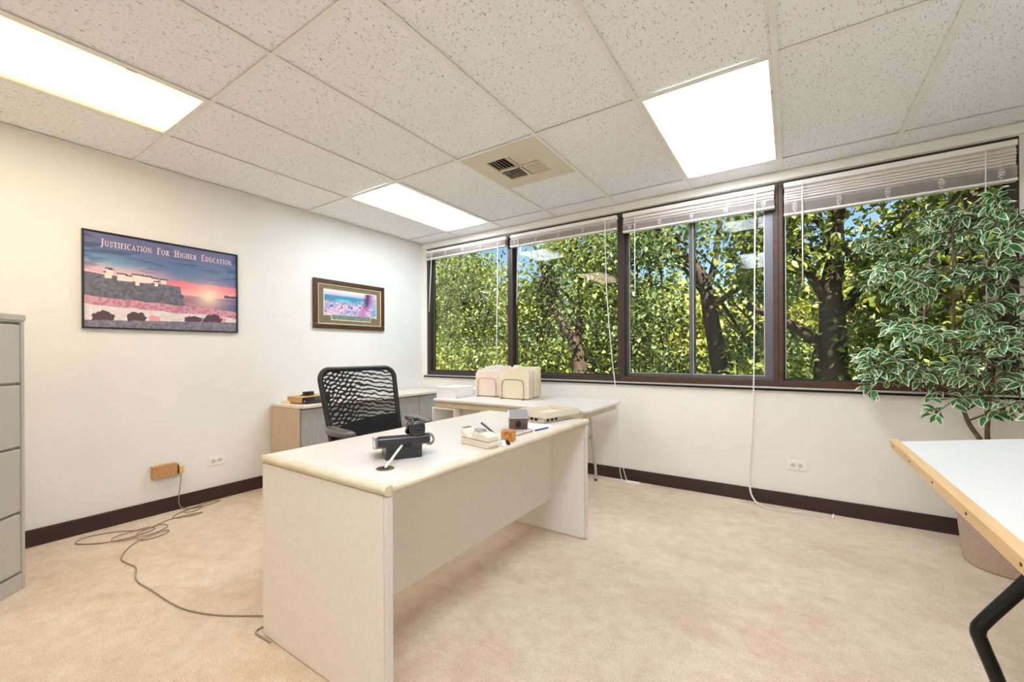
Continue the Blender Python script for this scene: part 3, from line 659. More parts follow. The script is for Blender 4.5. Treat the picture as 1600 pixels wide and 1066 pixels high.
# local x along its back (left to right as seen), local -y towards the viewer
bd = MB().prism([(0, 0), (.012, .055), (.015, .1), (-.16, .035), (-.16, .012), (-.13, 0)], -.105, .105, 'x')
bd = MB()
def wedge(m_, x0, x1, pts): return m_.prism([(a, b) for a, b in pts], x0, x1, 'x')
wedge(bd, -.068, .068, [(-.0, .0), (-.012, .06), (.03, .06), (.11, .03), (.12, .0)])
bd.build('stand', 'phone_black', ph, bevel=.003)
b2 = MB(); wedge(b2, -.098, .098, [(-.014, .056), (-.018, .082), (-.005, .094), (.12, .062), (.15, .04), (.15, .02), (.13, .018)]); b2.build('body', 'phone_black', ph, bevel=.004)
MB().box(-.104, .02, .04, -.096, .12, .07).build('side_trim', 'silver', ph, bevel=.002)
hs = MB().tube(spline([(.036, .12, .078), (.04, .1, .105), (.043, .06, .132), (.046, .03, .135), (.05, .004, .118), (.052, -.008, .098)], 5), [.012] * 5 + [.015] * 5 + [.018] * 5 + [.02] * 5 + [.02] * 5 + [.017], 10)
hs.build('handset', 'phone_dark', ph)
MB().sell((.05, -.003, .112), (.03, .018, .028), .5, .6, 8, 14).build('earpiece', 'phone_black', ph)
MB().lathe([(.008, -.004), (.011, 0), (.011, .004)], 14, (.012, -.017, .055), 'y').build('cord_socket', 'dark_hole', ph)
for xx in (-.05, -.04, .035, .046, .052): MB().box(xx - .003, -.0095, .034, xx + .003, -.006, .038).build('vent_slot', 'dark_hole', ph)
coil = [(.1 + .016 * math.cos(a) + .004 * a / 6, .012 + .002 * a + .012 * math.sin(a * .5), .06 + .02 * math.sin(a)) for a in [k * .3 for k in range(64)]]
MB().tube(coil, .0028, 5).build('coiled_cord', 'cable_grey', ph)
pc = MB().tube(spline([(2.483, -2.543, DZ + .055), (2.502, -2.585, DZ + .04), (2.512, -2.62, DZ + .02), (2.52, -2.65, DZ + .002), (2.525, -2.658, DZ - .03)], 6), .0045, 8).build('phone_cable', 'cord_white')
tag(pc, 'straight white cable from the phone into the round desk hole', 'cable')

# ------------------------------------------------------------------ small things on the desk
td = thing('tape_dispenser', 'cream plastic desk tape dispenser near the front edge of the desk', 'tape dispenser', (2.575, -2.185, DZ), -.2)
MB().prism([(-.088, 0), (.088, 0), (.092, .012), (.09, .028), (-.092, .028), (-.093, .01)], -.032, .032, 'y').build('base', 'cream_plastic', td, bevel=.004)
MB().prism([(-.092, .029), (.09, .029), (.088, .05), (.05, .062), (.0, .058), (-.02, .04), (-.04, .036), (-.058, .045), (-.086, .068), (-.096, .066)], -.032, .032, 'y').build('upper_shell', 'cream_plastic', td, bevel=.004)
MB().lathe([(.012, -.022), (.027, -.022), (.027, .022), (.012, .022)], 18, (.005, 0, .042), 'y').build('tape_roll', 'clear_grey', td)
MB().lathe([(.012, -.034), (.016, -.034), (.016, .034), (.012, .034)], 14, (.005, 0, .047), 'y').build('hub', 'cream_plastic', td)
MB().box(-.098, -.022, .064, -.084, .022, .071).build('cutter', 'silver', td, bevel=.001)
for k, (x, y, r, lb) in enumerate(((2.66, -2.135, .011, 'small black and white clip lying against the tape dispenser'), (2.665, -2.105, .009, 'tiny black binder clip beside the amber block'))):
    t = thing('binder_clip', lb, 'clip', (x, y, DZ), .5 * k, 'small clips on the desk')
    MB().prism([(-.014, 0), (.014, 0), (.004, .022 - .004 * k), (-.004, .022 - .004 * k)], -.014, .014, 'y').build('body', 'phone_dark' if k else 'paper', t, bevel=.001)
    MB().tube([(-.004, -.008, .02), (-.01, -.006, .034), (-.01, .006, .034), (-.004, .008, .02)], .0014, 5).build('wire_arm', 'chrome', t)
ab = thing('amber_block', 'small amber and brown striped block behind the tape dispenser', 'block', (2.628, -2.04, DZ), .35)
for k in range(5): MB().box(-.028, -.03 + k * .012, 0, .028, -.0195 + k * .012, .048 + .003 * (k % 2)).build('strip', 'amber' if k % 2 == 0 else 'tan_wood', ab, bevel=.001)
dish = thing('paperclip_dish', 'small clear grey dish behind the amber block', 'dish', (2.44, -2.03, DZ))
MB().lathe([(.02, 0), (.038, .02), (.042, .03), (.038, .03), (.02, .006)], 18).build('bowl', 'clear_grey', dish)
tag(MB().tube([(2.425, -1.98, DZ + .055), (2.45, -1.985, DZ + .045), (2.51, -2.0, DZ + .02), (2.53, -2.005, DZ + .008)], .006, 6).build('pipe_stub', 'tissue_brown'), 'short brown stick leaning on the small dish', 'stick')
ps_ = thing('desk_box', 'tilted brown desk box with oval slot and silver top', 'desk box', (2.5, -1.765, DZ), -.9)
MB().prism([(.02, 0), (-.05, 0), (-.045, .088), (.052, .062)], -.045, .05, 'y').build('housing', 'tissue_brown', ps_, bevel=.002)
MB().prism([(-.047, .0885), (.056, .061), (.058, .068), (-.047, .097)], -.048, .053, 'y').build('lid', 'silver', ps_, bevel=.002)
ov = [(.014 * math.cos(a), .022 * math.sin(a)) for a in [2 * PI * k / 18 for k in range(18)]]
sl_ = MB().prism(ov, 0, .001, 'x').build('slot', 'dark_hole', ps_)
sl_.matrix_local = Matrix.Translation((.0365, .0, .031)) @ Matrix.Rotation(math.atan2(.032, .062), 4, 'Y')
tr = thing('paper_tray', 'cream plastic tray unit with vent slots at the far end of the desk', 'tray', (2.485, -1.395, DZ), math.radians(-14))
a_, b_ = .115, .15
MB().box(-a_ + .01, -b_ + .02, 0, a_ - .03, b_ - .02, .03).build('base', 'cream_plastic', tr, bevel=.003)
for k in range(3): MB().box(-a_ + .0095 + .19, -b_ + .04 + k * .035, .008, -a_ + .0108 + .19, -b_ + .062 + k * .035, .022).build('vent_slot', 'dark_hole', tr)
for k in range(3): MB().box(-.06 + k * .035, -b_ + .0185, .008, -.038 + k * .035, -b_ + .0205, .022).build('vent_slot', 'dark_hole', tr)
MB().box(-a_, -b_, .03, a_, b_, .036).build('tray_floor', 'cream_plastic', tr, bevel=.002)
for w_ in ((-a_, -b_, a_, -b_ + .004), (-a_, b_ - .004, a_, b_), (-a_, -b_ + .004, -a_ + .004, b_ - .004), (a_ - .004, -b_ + .004, a_, b_ - .004)): MB().box(w_[0], w_[1], .036, w_[2], w_[3], .066).build('rim', 'cream_plastic', tr, bevel=.0015)
t = MB().box(-.09, -.07, 0, .09, .07, .002).build('loose_paper', 'paper', loc=(2.53, -1.66, DZ)); t.rotation_euler = (0, 0, .1); tag(t, 'loose white paper sheet lying before the cream tray', 'paper')
pe = thing('pen', 'dark blue pen lying along the front edge of the desk', 'pen', (2.622, -1.72, DZ + .0045), math.atan2(.07, .01))
MB().tube([(-.055, 0, 0), (.05, 0, 0)], .0042, 8).build('barrel', 'pen_blue', pe); MB().tube([(.05, 0, 0), (.062, 0, 0)], [.004, .001], 8).build('tip', 'silver', pe)
pe2 = thing('pencil', 'thin wooden pencil beside the blue pen', 'pencil', (2.605, -1.86, DZ + .004), math.atan2(.1, .005))
MB().tube([(-.07, 0, 0), (.06, 0, 0)], .0036, 6).build('shaft', 'tan_wood', pe2); MB().tube([(.06, 0, 0), (.075, 0, 0)], [.0034, .0006], 6).build('point', 'ledge_wood', pe2)

# ------------------------------------------------------------------ office chair
ch = thing('office_chair', 'black mesh back swivel office chair behind the desk', 'chair', (1.55, -1.87, 0), math.radians(-5))
for k in range(5):
    a = 2 * PI * k / 5 + .3; c, s = math.cos(a), math.sin(a)
    l = MB().tube([(c * .03, s * .03, .10), (c * .15, s * .15, .095), (c * .29, s * .29, .07)], [.028, .023, .016], 8).build('base_leg', 'black_plastic', ch)
    w = MB(); px, py = c * .29, s * .29
    for d in (-.014, .014): w.lathe([(.012, -.008), (.027, -.008), (.027, .008), (.012, .008)], 14, (px, py + d, .028), 'y')
    w.tube([(px, py, .03), (px, py, .07)], .007, 6); w.build('caster', 'black_plastic', l)
MB().lathe([(.028, .08), (.028, .2), (.018, .2), (.018, .38)], 16).build('gas_lift', 'black_plastic', ch)
MB().box(-.1, -.07, .37, .1, .07, .42).build('seat_mechanism', 'black_plastic', ch, bevel=.01)
MB().sell((.03, 0, .455), (.25, .25, .045), .5, .35, 10, 28).build('seat', 'black_fabric', ch)
def backp(u, v):   # u -1..1 across, v 0..1 up
    w_ = .245 + .03 * v; return (-.14 - .13 * v - .03 * (1 - u * u) * (1 - .3 * v), u * w_, .5 + .515 * v + .012 * (1 - u * u))
loop = []
for a, b in rrect(-1, 0, 1, 1, .16, 6):
    bb = b * 1.0; loop.append(backp(a, bb))
loop = []
for cx, cy, a0 in ((.76, .88, 0), (-.76, .88, PI / 2), (-.82, .1, PI), (.82, .1, 1.5 * PI)):
    rx = .24 if cy > .5 else .18; ry = .12 if cy > .5 else .1
    for k in range(7): a = a0 + PI / 2 * k / 6; loop.append(backp(cx + rx * math.cos(a), cy + ry * math.sin(a)))
dense = []
for i in range(len(loop)):
    p, q_ = Vector(loop[i]), Vector(loop[(i + 1) % len(loop)]); n = max(1, int((q_ - p).length / .05))
    for k in range(n):
        t_ = k / n; dense.append(p.lerp(q_, t_))
bf = MB().tube(dense, .017, 8, closed=True).build('back_frame', 'black_plastic', ch)
NU, NV = 16, 18; ms = MB(); V = [backp(-.97 + 1.94 * i / NU, .03 + .94 * j / NV) for j in range(NV + 1) for i in range(NU + 1)]
ms.add(V, [(j * (NU + 1) + i, j * (NU + 1) + i + 1, (j + 1) * (NU + 1) + i + 1, (j + 1) * (NU + 1) + i) for j in range(NV) for i in range(NU)], True); ms.build('mesh_fabric', 'mesh_fabric', ch)
lb = MB(); V = []
for j in range(7):
    for i in range(13):
        u = -.9 + 1.8 * i / 12; v = .16 + (.19 + .05 * u) * j / 6; p = backp(u, v); V.append((p[0] + .012, p[1], p[2]))
for j in range(7):
    for i in range(13):
        q_ = V[j * 13 + i]; V.append((q_[0] + .018, q_[1], q_[2]))
fs = []
for o in (0, 91): fs += [(o + j * 13 + i, o + j * 13 + i + 1, o + (j + 1) * 13 + i + 1, o + (j + 1) * 13 + i) for j in range(6) for i in range(12)]
lb.add(V, fs, True); lb.build('lumbar_pad', 'black_fabric', ch)
MB().tube(spline([(-.1, 0, .4), (-.2, 0, .4), (-.235, 0, .47), (-.205, 0, .6)], 6), [.03] * 19, 10).build('back_bracket', 'black_plastic', ch)
for s in (-1, 1):
    ar = MB().tube(spline([(-.02, s * .22, .41), (-.02, s * .29, .41), (-.03, s * .315, .47), (-.03, s * .315, .64)], 6), .02, 8).build('arm_post', 'black_plastic', ch)
    def bend(p): return [p[0], p[1] + s * -.02 * (p[0] / .13) ** 2, p[2] + .012 * (p[0] / .13) ** 2 * (1 if p[0] < 0 else -.3)]
    MB().sell((.0, s * .3, .665), (.13, .046, .02), .6, .7, 10, 24, bend).build('arm_pad', 'armpad_grey', ar)

# ------------------------------------------------------------------ credenza with things on it
cz = thing('credenza', 'pale wood credenza with grey doors along the picture wall', 'credenza', (.016, -1.79, 0)); CW, CL_, CH = .44, 1.76, .705
MB().box(0, 0, .0, .36, .022, CH - .03).box(0, .022, .06, .012, CL_, CH - .03).box(.012, CL_ - .02, 0, .36, CL_, CH - .03).build('carcass', 'credenza_side', cz, bevel=.002)
MB().prism([(.36, 0), (.36, .022), (CW - .03, .022), (CW - .012, .012), (CW - .02, 0)], .0, CH - .03).build('corner_post', 'credenza_side', cz)
MB().prism([(0, 0), (CW - .06, 0), (CW, .045), (CW, CL_), (0, CL_)], CH - .028, CH).build('top', 'credenza_top', cz, bevel=.006, seg=3)
MB().box(.012, .022, CH - .035, CW - .03, CL_ - .02, CH - .03).build('shadow_rail', 'black_gap', cz)
for k in range(4):
    y0 = .026 + k * .431; d = MB().box(CW - .045, y0, .07, CW - .025, y0 + .427, CH - .038).build('door', 'credenza_front', cz, bevel=.002)
    MB().box(CW - .026, y0 + (.4 if k % 2 == 0 else .02), .55, CW - .018, y0 + (.408 if k % 2 == 0 else .028), .6).build('finger_pull', 'cabinet_grey', d)
MB().box(.012, .022, 0, CW - .06, CL_ - .02, .06).build('plinth', 'credenza_side', cz)
rd = thing('clock_radio', 'wood cased clock radio with dark glass front on the credenza', 'radio', (.27, -1.6, CH), math.radians(6))
MB().box(-.1, -.13, .008, .085, .15, .058).build('case', 'radio_wood', rd, bevel=.003)
MB().box(.085, -.125, .012, .089, .145, .054).build('front_panel', 'radio_face', rd)
MB().box(.089, -.02, .022, .0905, .1, .05).build('dial_window', 'radio_glass', rd)
MB().lathe([(.006, .089), (.006, .097)], 10, (0, -.11, .022), 'x').build('knob', 'chrome', rd)
for p in ((-.08, -.11), (.065, -.11), (-.08, .13), (.065, .13)): MB().lathe([(.008, 0), (.008, .009)], 8, (p[0], p[1], 0)).build('foot', 'black_plastic', rd)
ad = thing('power_adapter', 'small black power adapter lying on the clock radio', 'adapter', (.25, -1.6, CH + .058), .3)
MB().box(-.025, -.035, 0, .03, .045, .034).build('body', 'black_plastic', ad, bevel=.006)
MB().tube(spline([(0, -.035, .015), (.005, -.06, .012), (.0, -.075, .006), (.01, -.08, .006)], 5), .004, 6).build('lead', 'black_plastic', ad)
for dx in (-.008, .01): MB().box(dx - .003, .045, .016, dx + .003, .06, .018).build('prong', 'chrome', ad)
sp = thing('cream_pad', 'small stack of cream papers beside the clock radio', 'papers', (.17, -1.735, CH), .2)
for k in range(3): MB().box(-.05 + .003 * k, -.025 + .004 * k, k * .008, .06 - .004 * k, .03, k * .008 + .0075).build('sheet_pad', 'manila', sp)
tag(MB().box(.375, -1.7, CH, .395, -1.47, CH + .006).build('ruler', 'black_plastic', bevel=.001), 'thin black ruler lying in front of the clock radio', 'ruler')

# ------------------------------------------------------------------ side table under the window
SX0, SX1, SY0, SY1, SZ = .97, 2.5, -.855, -.1, .708
sd = thing('side_table', 'off-white side table with rounded corners against the window wall', 'table', ((SX0 + SX1) / 2, (SY0 + SY1) / 2, 0)); hx, hy = (SX1 - SX0) / 2, (SY1 - SY0) / 2
MB().prism(rrect(-hx, -hy, hx, hy, .06), SZ - .024, SZ).build('table_top', 'laminate', sd, bevel=.008, seg=3)
MB().box(-hx + .02, -hy + .03, SZ - .075, hx - .05, -hy + .048, SZ - .024).build('apron', 'edge_oak', sd, bevel=.003)
MB().box(hx - .068, -hy + .048, SZ - .075, hx - .05, hy - .03, SZ - .024).build('apron', 'edge_oak', sd, bevel=.003)
MB().box(-hx + .02, hy - .048, SZ - .075, hx - .068, hy - .03, SZ - .024).build('apron', 'edge_oak', sd, bevel=.003)
MB().box(-hx + .02, -hy + .048, SZ - .075, -hx + .038, hy - .048, SZ - .024).build('apron', 'edge_oak', sd, bevel=.003)
for xx, bx_ in ((hx - .25, 1), (-hx + .26, -1)):
    lx = xx + bx_ * .03
    for yy in (-hy + .09, hy - .07):
        l = MB().tube(spline([(xx - bx_ * .03, yy, SZ - .03), (xx + bx_ * .0, yy, .35), (lx, yy, .1), (lx, yy, .016)], 6), .0125, 8).build('leg', 'aluminium', sd)
        MB().lathe([(.014, 0), (.014, .018)], 10, (lx, yy, 0)).build('foot', 'black_plastic', l)
    MB().tube([(xx - .0, -hy + .09, .38), (xx, hy - .07, .38)], .01, 8).build('stretcher', 'aluminium', sd)
    MB().tube([(xx, 0, .38), (xx - bx_ * .25, 0, SZ - .03)], .007, 8).build('brace', 'aluminium', sd)
cb = thing('cubby_shelf', 'white open cubby shelf under the left end of the side table', 'shelf', (.975, -.84, 0)); w_, d_, h_ = .27, .36, .63
MB().box(0, 0, 0, .012, d_, h_).box(w_ - .012, 0, 0, w_, d_, h_).box(.012, d_ - .01, 0, w_ - .012, d_, h_).build('sides', 'plain_white', cb)
for zz_ in (.0, .2, .4, .618): MB().box(.012, .0, zz_, w_ - .012, d_ - .01, zz_ + .012).build('shelf_board', 'plain_white', cb)

# file sorters with folders
ORD = ['first', 'second', 'third', 'fourth', 'fifth', 'sixth', 'seventh', 'eighth', 'ninth', 'tenth']
def sorter(name_label, x, y, dx, wire, folder_mats, n, rz, lab):
    t = thing('file_sorter', name_label, 'file sorter', (x, y, SZ), rz, 'wire file sorters')
    # arches stand in planes of constant local y; first arch nearest the viewer
    for k in range(5):
        yy = .0 + k * .062; hh = .17 + .018 * k; w = dx * .36
        p = spline([(-w, yy, .008), (-w, yy, hh * .75), (-w * .72, yy, hh), (w * .72, yy, hh), (w, yy, hh * .75), (w, yy, .008)], 5)
        MB().tube(p, .0032, 6).build('arch', wire, t)
    for s in (-1, 1): MB().tube([(s * dx * .36, -.03, .004), (s * dx * .36, .28, .004)], .0035, 6).build('rail', wire, t)
    for k in range(n):
        yy = .012 + k * .27 / n + random.uniform(-.003, .003); W_ = dx * random.uniform(.94, 1.0); H_ = .225 + .055 * k / n + random.uniform(-.006, .008)
        tabp = random.choice((-.3, 0, .3)) * W_; sgn = 1
        pts = [(-W_ / 2 + .008, .0), (W_ / 2 - .008, 0), (W_ / 2, .01), (W_ / 2, H_ - .012), (W_ / 2 - .012, H_)]
        pts += [(tabp + .045, H_), (tabp + .04, H_ + .012), (tabp - .04, H_ + .012), (tabp - .045, H_)] if k % 2 else []
        pts += [(-W_ / 2 + .012, H_), (-W_ / 2, H_ - .012), (-W_ / 2, .01)]
        f = thing('file_folder', lab[0] if k == 0 else lab[1] % ORD[k], 'folder', (0, 0, 0), 0, lab[2])
        f.matrix_world = Matrix.Translation((x, y, SZ)) @ Matrix.Rotation(rz, 4, 'Z') @ Matrix.Translation((random.uniform(-.006, .006), yy, .009)) @ Matrix.Rotation(random.uniform(-.05, .02), 4, 'X')
        fm = folder_mats[k % len(folder_mats)] if k else folder_mats[0]
        th = random.uniform(.003, .009)
        MB().prism(pts, 0, .0012, 'y').build('front_leaf', fm, f); MB().prism([(a, b + .004 if b > .1 else b) for a, b in pts], th, th + .0012, 'y').build('back_leaf', fm, f)
        if th > .004: MB().box(-W_ / 2 + .01, .0016, .004, W_ / 2 - .012, th - .0004, H_ - .01).build('papers', 'paper', f)
sorter('copper coloured wire sorter holding the left bundle of folders', 1.32, -.47, .27, 'wire_copper', ['manila_pink', 'folder_white', 'manila_pink', 'folder_white'], 9, .10, ('pinkish folder at the front of the left file bundle', 'pale folder, %s from the front in the left file bundle', 'folders in the left wire sorter'))
sorter('dark wire sorter holding the right bundle of folders', 1.65, -.53, .31, 'wire_dark', ['manila', 'folder_white', 'manila', 'manila'], 9, .03, ('manila folder at the front of the right file bundle', 'pale folder, %s from the front in the right file bundle', 'folders in the right wire sorter'))
for lab_, loc, sz, n in (('tall white paper stack at the left end of the side table', (1.06, -.62, SZ), (.11, .14), 16), ('low white paper stack behind the tall one on the side table', (1.12, -.3, SZ), (.14, .11), 9)):
    t = thing('paper_stack', lab_, 'paper stack', loc, .1, 'paper stacks on the side table')
    for k in range(n): MB().box(-sz[0], -sz[1], 0, sz[0], sz[1], .006).build('sheet_bundle', 'paper', t, loc=(random.uniform(-.003, .003), random.uniform(-.003, .003), k * .0062))

# ------------------------------------------------------------------ drafting table at the right edge
dt = thing('drafting_table', 'white topped drafting table with wooden ledge and black tube legs at right', 'table', (4.5, -2.1, 0))
TL = math.radians(8.2); Mb = Matrix.Translation((-.405, 0, .732)) @ Matrix.Rotation(-TL, 4, 'Y')
o = MB().box(.0, -1.0, -.022, .92, .905, 0).build('board', 'table_white', dt, bevel=.002); o.matrix_local = Mb
o = MB().box(-.028, -1.0, -.034, 0, .935, .006).build('ledge', 'ledge_wood', dt, bevel=.002); o.matrix_local = Mb
for k in range(7): MB().lathe([(.004, -.0295), (.004, -.0275)], 8, (0, .87 - .3 * k, -.012), 'x').build('screw', 'dark_hole', o)
for yy in (.0, -.72):
    MB().tube(spline([(-.1, yy, .765), (-.2, yy, .745), (-.25, yy, .69), (-.327, yy, .555), (-.39, yy, .45), (-.404, yy, .417), (-.397, yy, .385), (-.37, yy, .302), (-.31, yy, .1), (-.29, yy, .04), (-.24, yy, .018), (-.1, yy, .016), (.3, yy, .016)], 6), .0155, 10).build('leg', 'black_metal', dt)
MB().tube([(-.15, -.72, .755), (-.15, 0, .755)], .014, 8).build('crossbar', 'black_metal', dt)
MB().tube([(.2, -.72, .018), (.2, 0, .018)], .014, 8).build('crossbar', 'black_metal', dt)

# ------------------------------------------------------------------ artificial ficus
FX, FY = 4.64, -.41
fi = thing('ficus_tree', 'artificial variegated ficus with cream edged leaves in a pink pot', 'plant', (FX, FY, 0))
MB().lathe([(.155, 0), (.165, .01), (.2, .36), (.212, .365), (.212, .4), (.196, .4), (.192, .35), (.15, .03)], 32).build('pot', 'pot_pink', fi)
MB().lathe([(.001, .345), (.19, .345), (.19, .35), (.001, .352)], 24).build('soil', 'soil', fi)
def ficus_leaf(seed):
    r = random.Random(seed); mb = MB(); n = 5
    out = [(0, 0)] + [(t_, .21 * math.sin(PI * t_ ** .85) ** .9) for t_ in (.15, .35, .6, .82)] + [(1, 0)]
    up_ = [(u, v) for u, v in out]; inn = [(.08 + .8 * u, v * r.uniform(.7, .88)) for u, v in out]
    cv = lambda u, v: (u, v, .10 * math.sin(PI * u) + .35 * abs(v) - .22 * u * u)
    for sg in (1, -1):
        a = [cv(u, v * sg) for u, v in up_]; b = [cv(u, v * sg) for u, v in inn]; k = len(a); o = len(mb.v)
        mb.v += a + b
        for i in range(k - 1): mb.f.append((o + i, o + i + 1, o + k + i + 1, o + k + i)[::sg]); mb.s.append(True); mb.mi.append(1)
        # green centre half between inner line and midrib
        c = [cv(u, 0) for u, v in inn]; o2 = len(mb.v); mb.v += c
        for i in range(k - 1): mb.f.append((o + k + i, o + k + i + 1, o2 + i + 1, o2 + i)[::sg]); mb.s.append(True); mb.mi.append(0)
    return mb
lm = [ficus_leaf(k) for k in range(4)]; lmesh = [q_.mesh('leaf', ['leaf_green', 'leaf_cream']) for q_ in lm]
rr = random.Random(5); leaves = []
stems = [[(-.03, -.02, .34), (-.1, -.05, .62), (-.17, -.04, .8), (-.2, -.02, 1.2), (-.2, .0, 1.85)], [(.0, .0, .34), (-.07, .0, .6), (-.06, .03, .85), (-.02, .05, 1.3), (-.02, .05, 1.9)], [(.03, -.02, .34), (.05, -.03, .62), (.07, -.06, .9), (.1, -.06, 1.25), (.12, -.04, 1.75)]]
for st_ in stems: MB().tube(spline(st_, 6), [.014 - .009 * k / 24 for k in range(25)], 7).build('trunk', 'bark_ficus', fi)
nb = 0
tips = []
for k in range(64):
    st_ = stems[k % 3]; sp_ = spline(st_, 10); lev = rr.uniform(.36, .99) ** .85; b0 = sp_[int(lev * (len(sp_) - 1))]
    ang = rr.uniform(0, 2 * PI)
    if k % 3 != 1: ang = rr.choice((PI + rr.uniform(-.8, .6), rr.uniform(-.8, .9), -PI / 2 + rr.uniform(-.9, .9)))
    ln = rr.uniform(.2, .46) * (1.1 - .35 * max(0, (b0.z - 1.2)) / .5)
    if math.cos(ang) < -.5: ln *= 1.25
    d = Vector((math.cos(ang), .62 * math.sin(ang), rr.uniform(.1, .75) if b0.z > .75 else rr.uniform(.1, .4)))
    p1 = b0 + d * ln * .55; p2 = b0 + d * ln + Vector((0, 0, -.1 * rr.random()))
    p3 = p2 + Vector((d.x * .1, d.y * .1, -.1 * rr.random() - .03))
    q3 = [p1, p2, p3]
    for p in (p1, p2, p3):
        p.y = min(max(p.y, -.42), .27); p.x = min(max(p.x, -.54), .62)
    path = spline([b0, p1, p2, p3], 6); MB().tube(path, [.0055 - .004 * i / (len(path) - 1) for i in range(len(path))], 5).build('branch', 'bark_ficus', fi)
    for i, p in enumerate(path[4:]):
        for _ in range(rr.choice((2, 2, 3, 3))): tips.append((p, d))
for p, d in tips:
    a = rr.uniform(0, 2 * PI); el = rr.uniform(-1.1, .6)
    dr = (Vector((math.cos(a), math.sin(a), 0)) * .9 + Vector((d.x, d.y, 0)) * .5).normalized() * math.cos(el) + Vector((0, 0, math.sin(el)))
    L_ = rr.uniform(.05, .082); z_ = (Vector((0, 0, 1)) + Vector((rr.uniform(-1.1, .9), rr.uniform(-1.4, .4), 0))).normalized()
    y_ = z_.cross(dr).normalized(); z_ = dr.cross(y_).normalized(); pp = p + dr * .012
    if pp.y + dr.y * L_ > .36: continue
    M_ = Matrix((dr * L_, y_ * L_, z_ * L_)).transposed().to_4x4(); M_.translation = pp; leaves.append(M_)
# nearer, unobstructed leaves become single parts
leaves.sort(key=lambda q_: (q_.translation - (co.matrix_world.translation - Vector((FX, FY, 0)))).length)
for k, M_ in enumerate(leaves[:300]):
    o = bpy.data.objects.new('leaf', lmesh[k % 4]); COL.objects.link(o); o.parent = fi; o.matrix_local = M_
mb = MB()
for k, M_ in enumerate(leaves[300:]):
    q_ = lm[k % 4]; o_ = len(mb.v); mb.v += [tuple(M_ @ Vector(v)) for v in q_.v]; mb.f += [tuple(i + o_ for i in f) for f in q_.f]; mb.s += q_.s; mb.mi += q_.mi
rest = mb.build('inner_leaves', ['leaf_green', 'leaf_cream'], fi); rest['kind'] = 'stuff'

# ------------------------------------------------------------------ outdoors
tag(MB().box(-40, .3, -3.3, 40, 60, -3.2).build('lawn', 'grass'), 'green lawn below the windows outside', 'lawn', kind='structure')
def leaf_cloud(name, parent, centres, radii, n, size, cols, seed, droop=.5):
    r = np.random.default_rng(seed); C_ = np.asarray(centres, float); R_ = np.asarray(radii, float)
    w = (R_[:, 0] * R_[:, 1] * R_[:, 2]) ** .8; w /= w.sum()
    nc = max(8, n // 26); ci = r.choice(len(C_), nc, p=w)
    d = r.normal(size=(nc, 3)); d /= np.linalg.norm(d, axis=1)[:, None]
    tw_ = C_[ci] + d * R_[ci] * (r.random(nc) ** .45)[:, None]
    k = r.integers(0, nc, n); spread = size * 3.6
    P = tw_[k] + r.normal(size=(n, 3)) * spread * np.array([.55, .55, .42])
    tone = r.random(nc)
    a = r.random(n) * 2 * PI; el = r.normal(-droop, .45, n)
    U = np.stack([np.cos(a) * np.cos(el), np.sin(a) * np.cos(el), np.sin(el)], 1)
    up_ = np.array([0, 0, 1.]) + r.normal(size=(n, 3)) * .55
    V_ = np.cross(up_, U); V_ /= np.linalg.norm(V_, axis=1)[:, None]; N_ = np.cross(U, V_)
    tpl = np.array([(0, 0, 0), (.32, .27, .07), (.7, .2, .03), (1, 0, -.08), (.7, -.2, .03), (.32, -.27, .07)])
    s_ = size * r.uniform(.7, 1.25, n)
    vs = P[:, None, :] + s_[:, None, None] * (tpl[None, :, 0:1] * U[:, None, :] + tpl[None, :, 1:2] * V_[:, None, :] + tpl[None, :, 2:3] * N_[:, None, :])
    vs = vs.reshape(-1, 3)
    base = np.arange(n)[:, None] * 6
    f = np.concatenate([base + np.array([[0, 3, 2, 1]]), base + np.array([[0, 5, 4, 3]])], 0)
    me = bpy.data.meshes.new(name); me.vertices.add(n * 6); me.vertices.foreach_set('co', vs.ravel())
    me.loops.add(f.size); me.loops.foreach_set('vertex_index', f.ravel().astype(np.int32))
    me.polygons.add(len(f)); me.polygons.foreach_set('loop_start', (np.arange(len(f)) * 4).astype(np.int32)); me.update(calc_edges=True)
    cA = np.array([lin(c) for c in cols]); tt = np.clip(tone[k] * .7 + r.random(n) * .3, 0, .999) * (len(cols) - 1); i0 = tt.astype(int); fr_ = (tt - i0)[:, None]
    cc = cA[i0] * (1 - fr_) + cA[np.minimum(i0 + 1, len(cols) - 1)] * fr_
    cc = np.repeat(np.concatenate([cc, np.ones((n, 1))], 1), 6, 0)
    at = me.color_attributes.new('Col', 'FLOAT_COLOR', 'POINT'); at.data.foreach_set('color', cc.ravel())
    me.materials.append(MATS['tree_leaf']); o = bpy.data.objects.new(name, me); COL.objects.link(o); o.parent = parent; o['kind'] = 'stuff'; return o
GREEN = [(66, 78, 40), (104, 116, 56), (150, 156, 78), (200, 200, 118)]
YELLOW = [(88, 98, 48), (134, 140, 64), (180, 178, 86), (218, 210, 124)]
COOL = [(62, 80, 52), (98, 116, 72), (140, 152, 98), (188, 194, 138)]
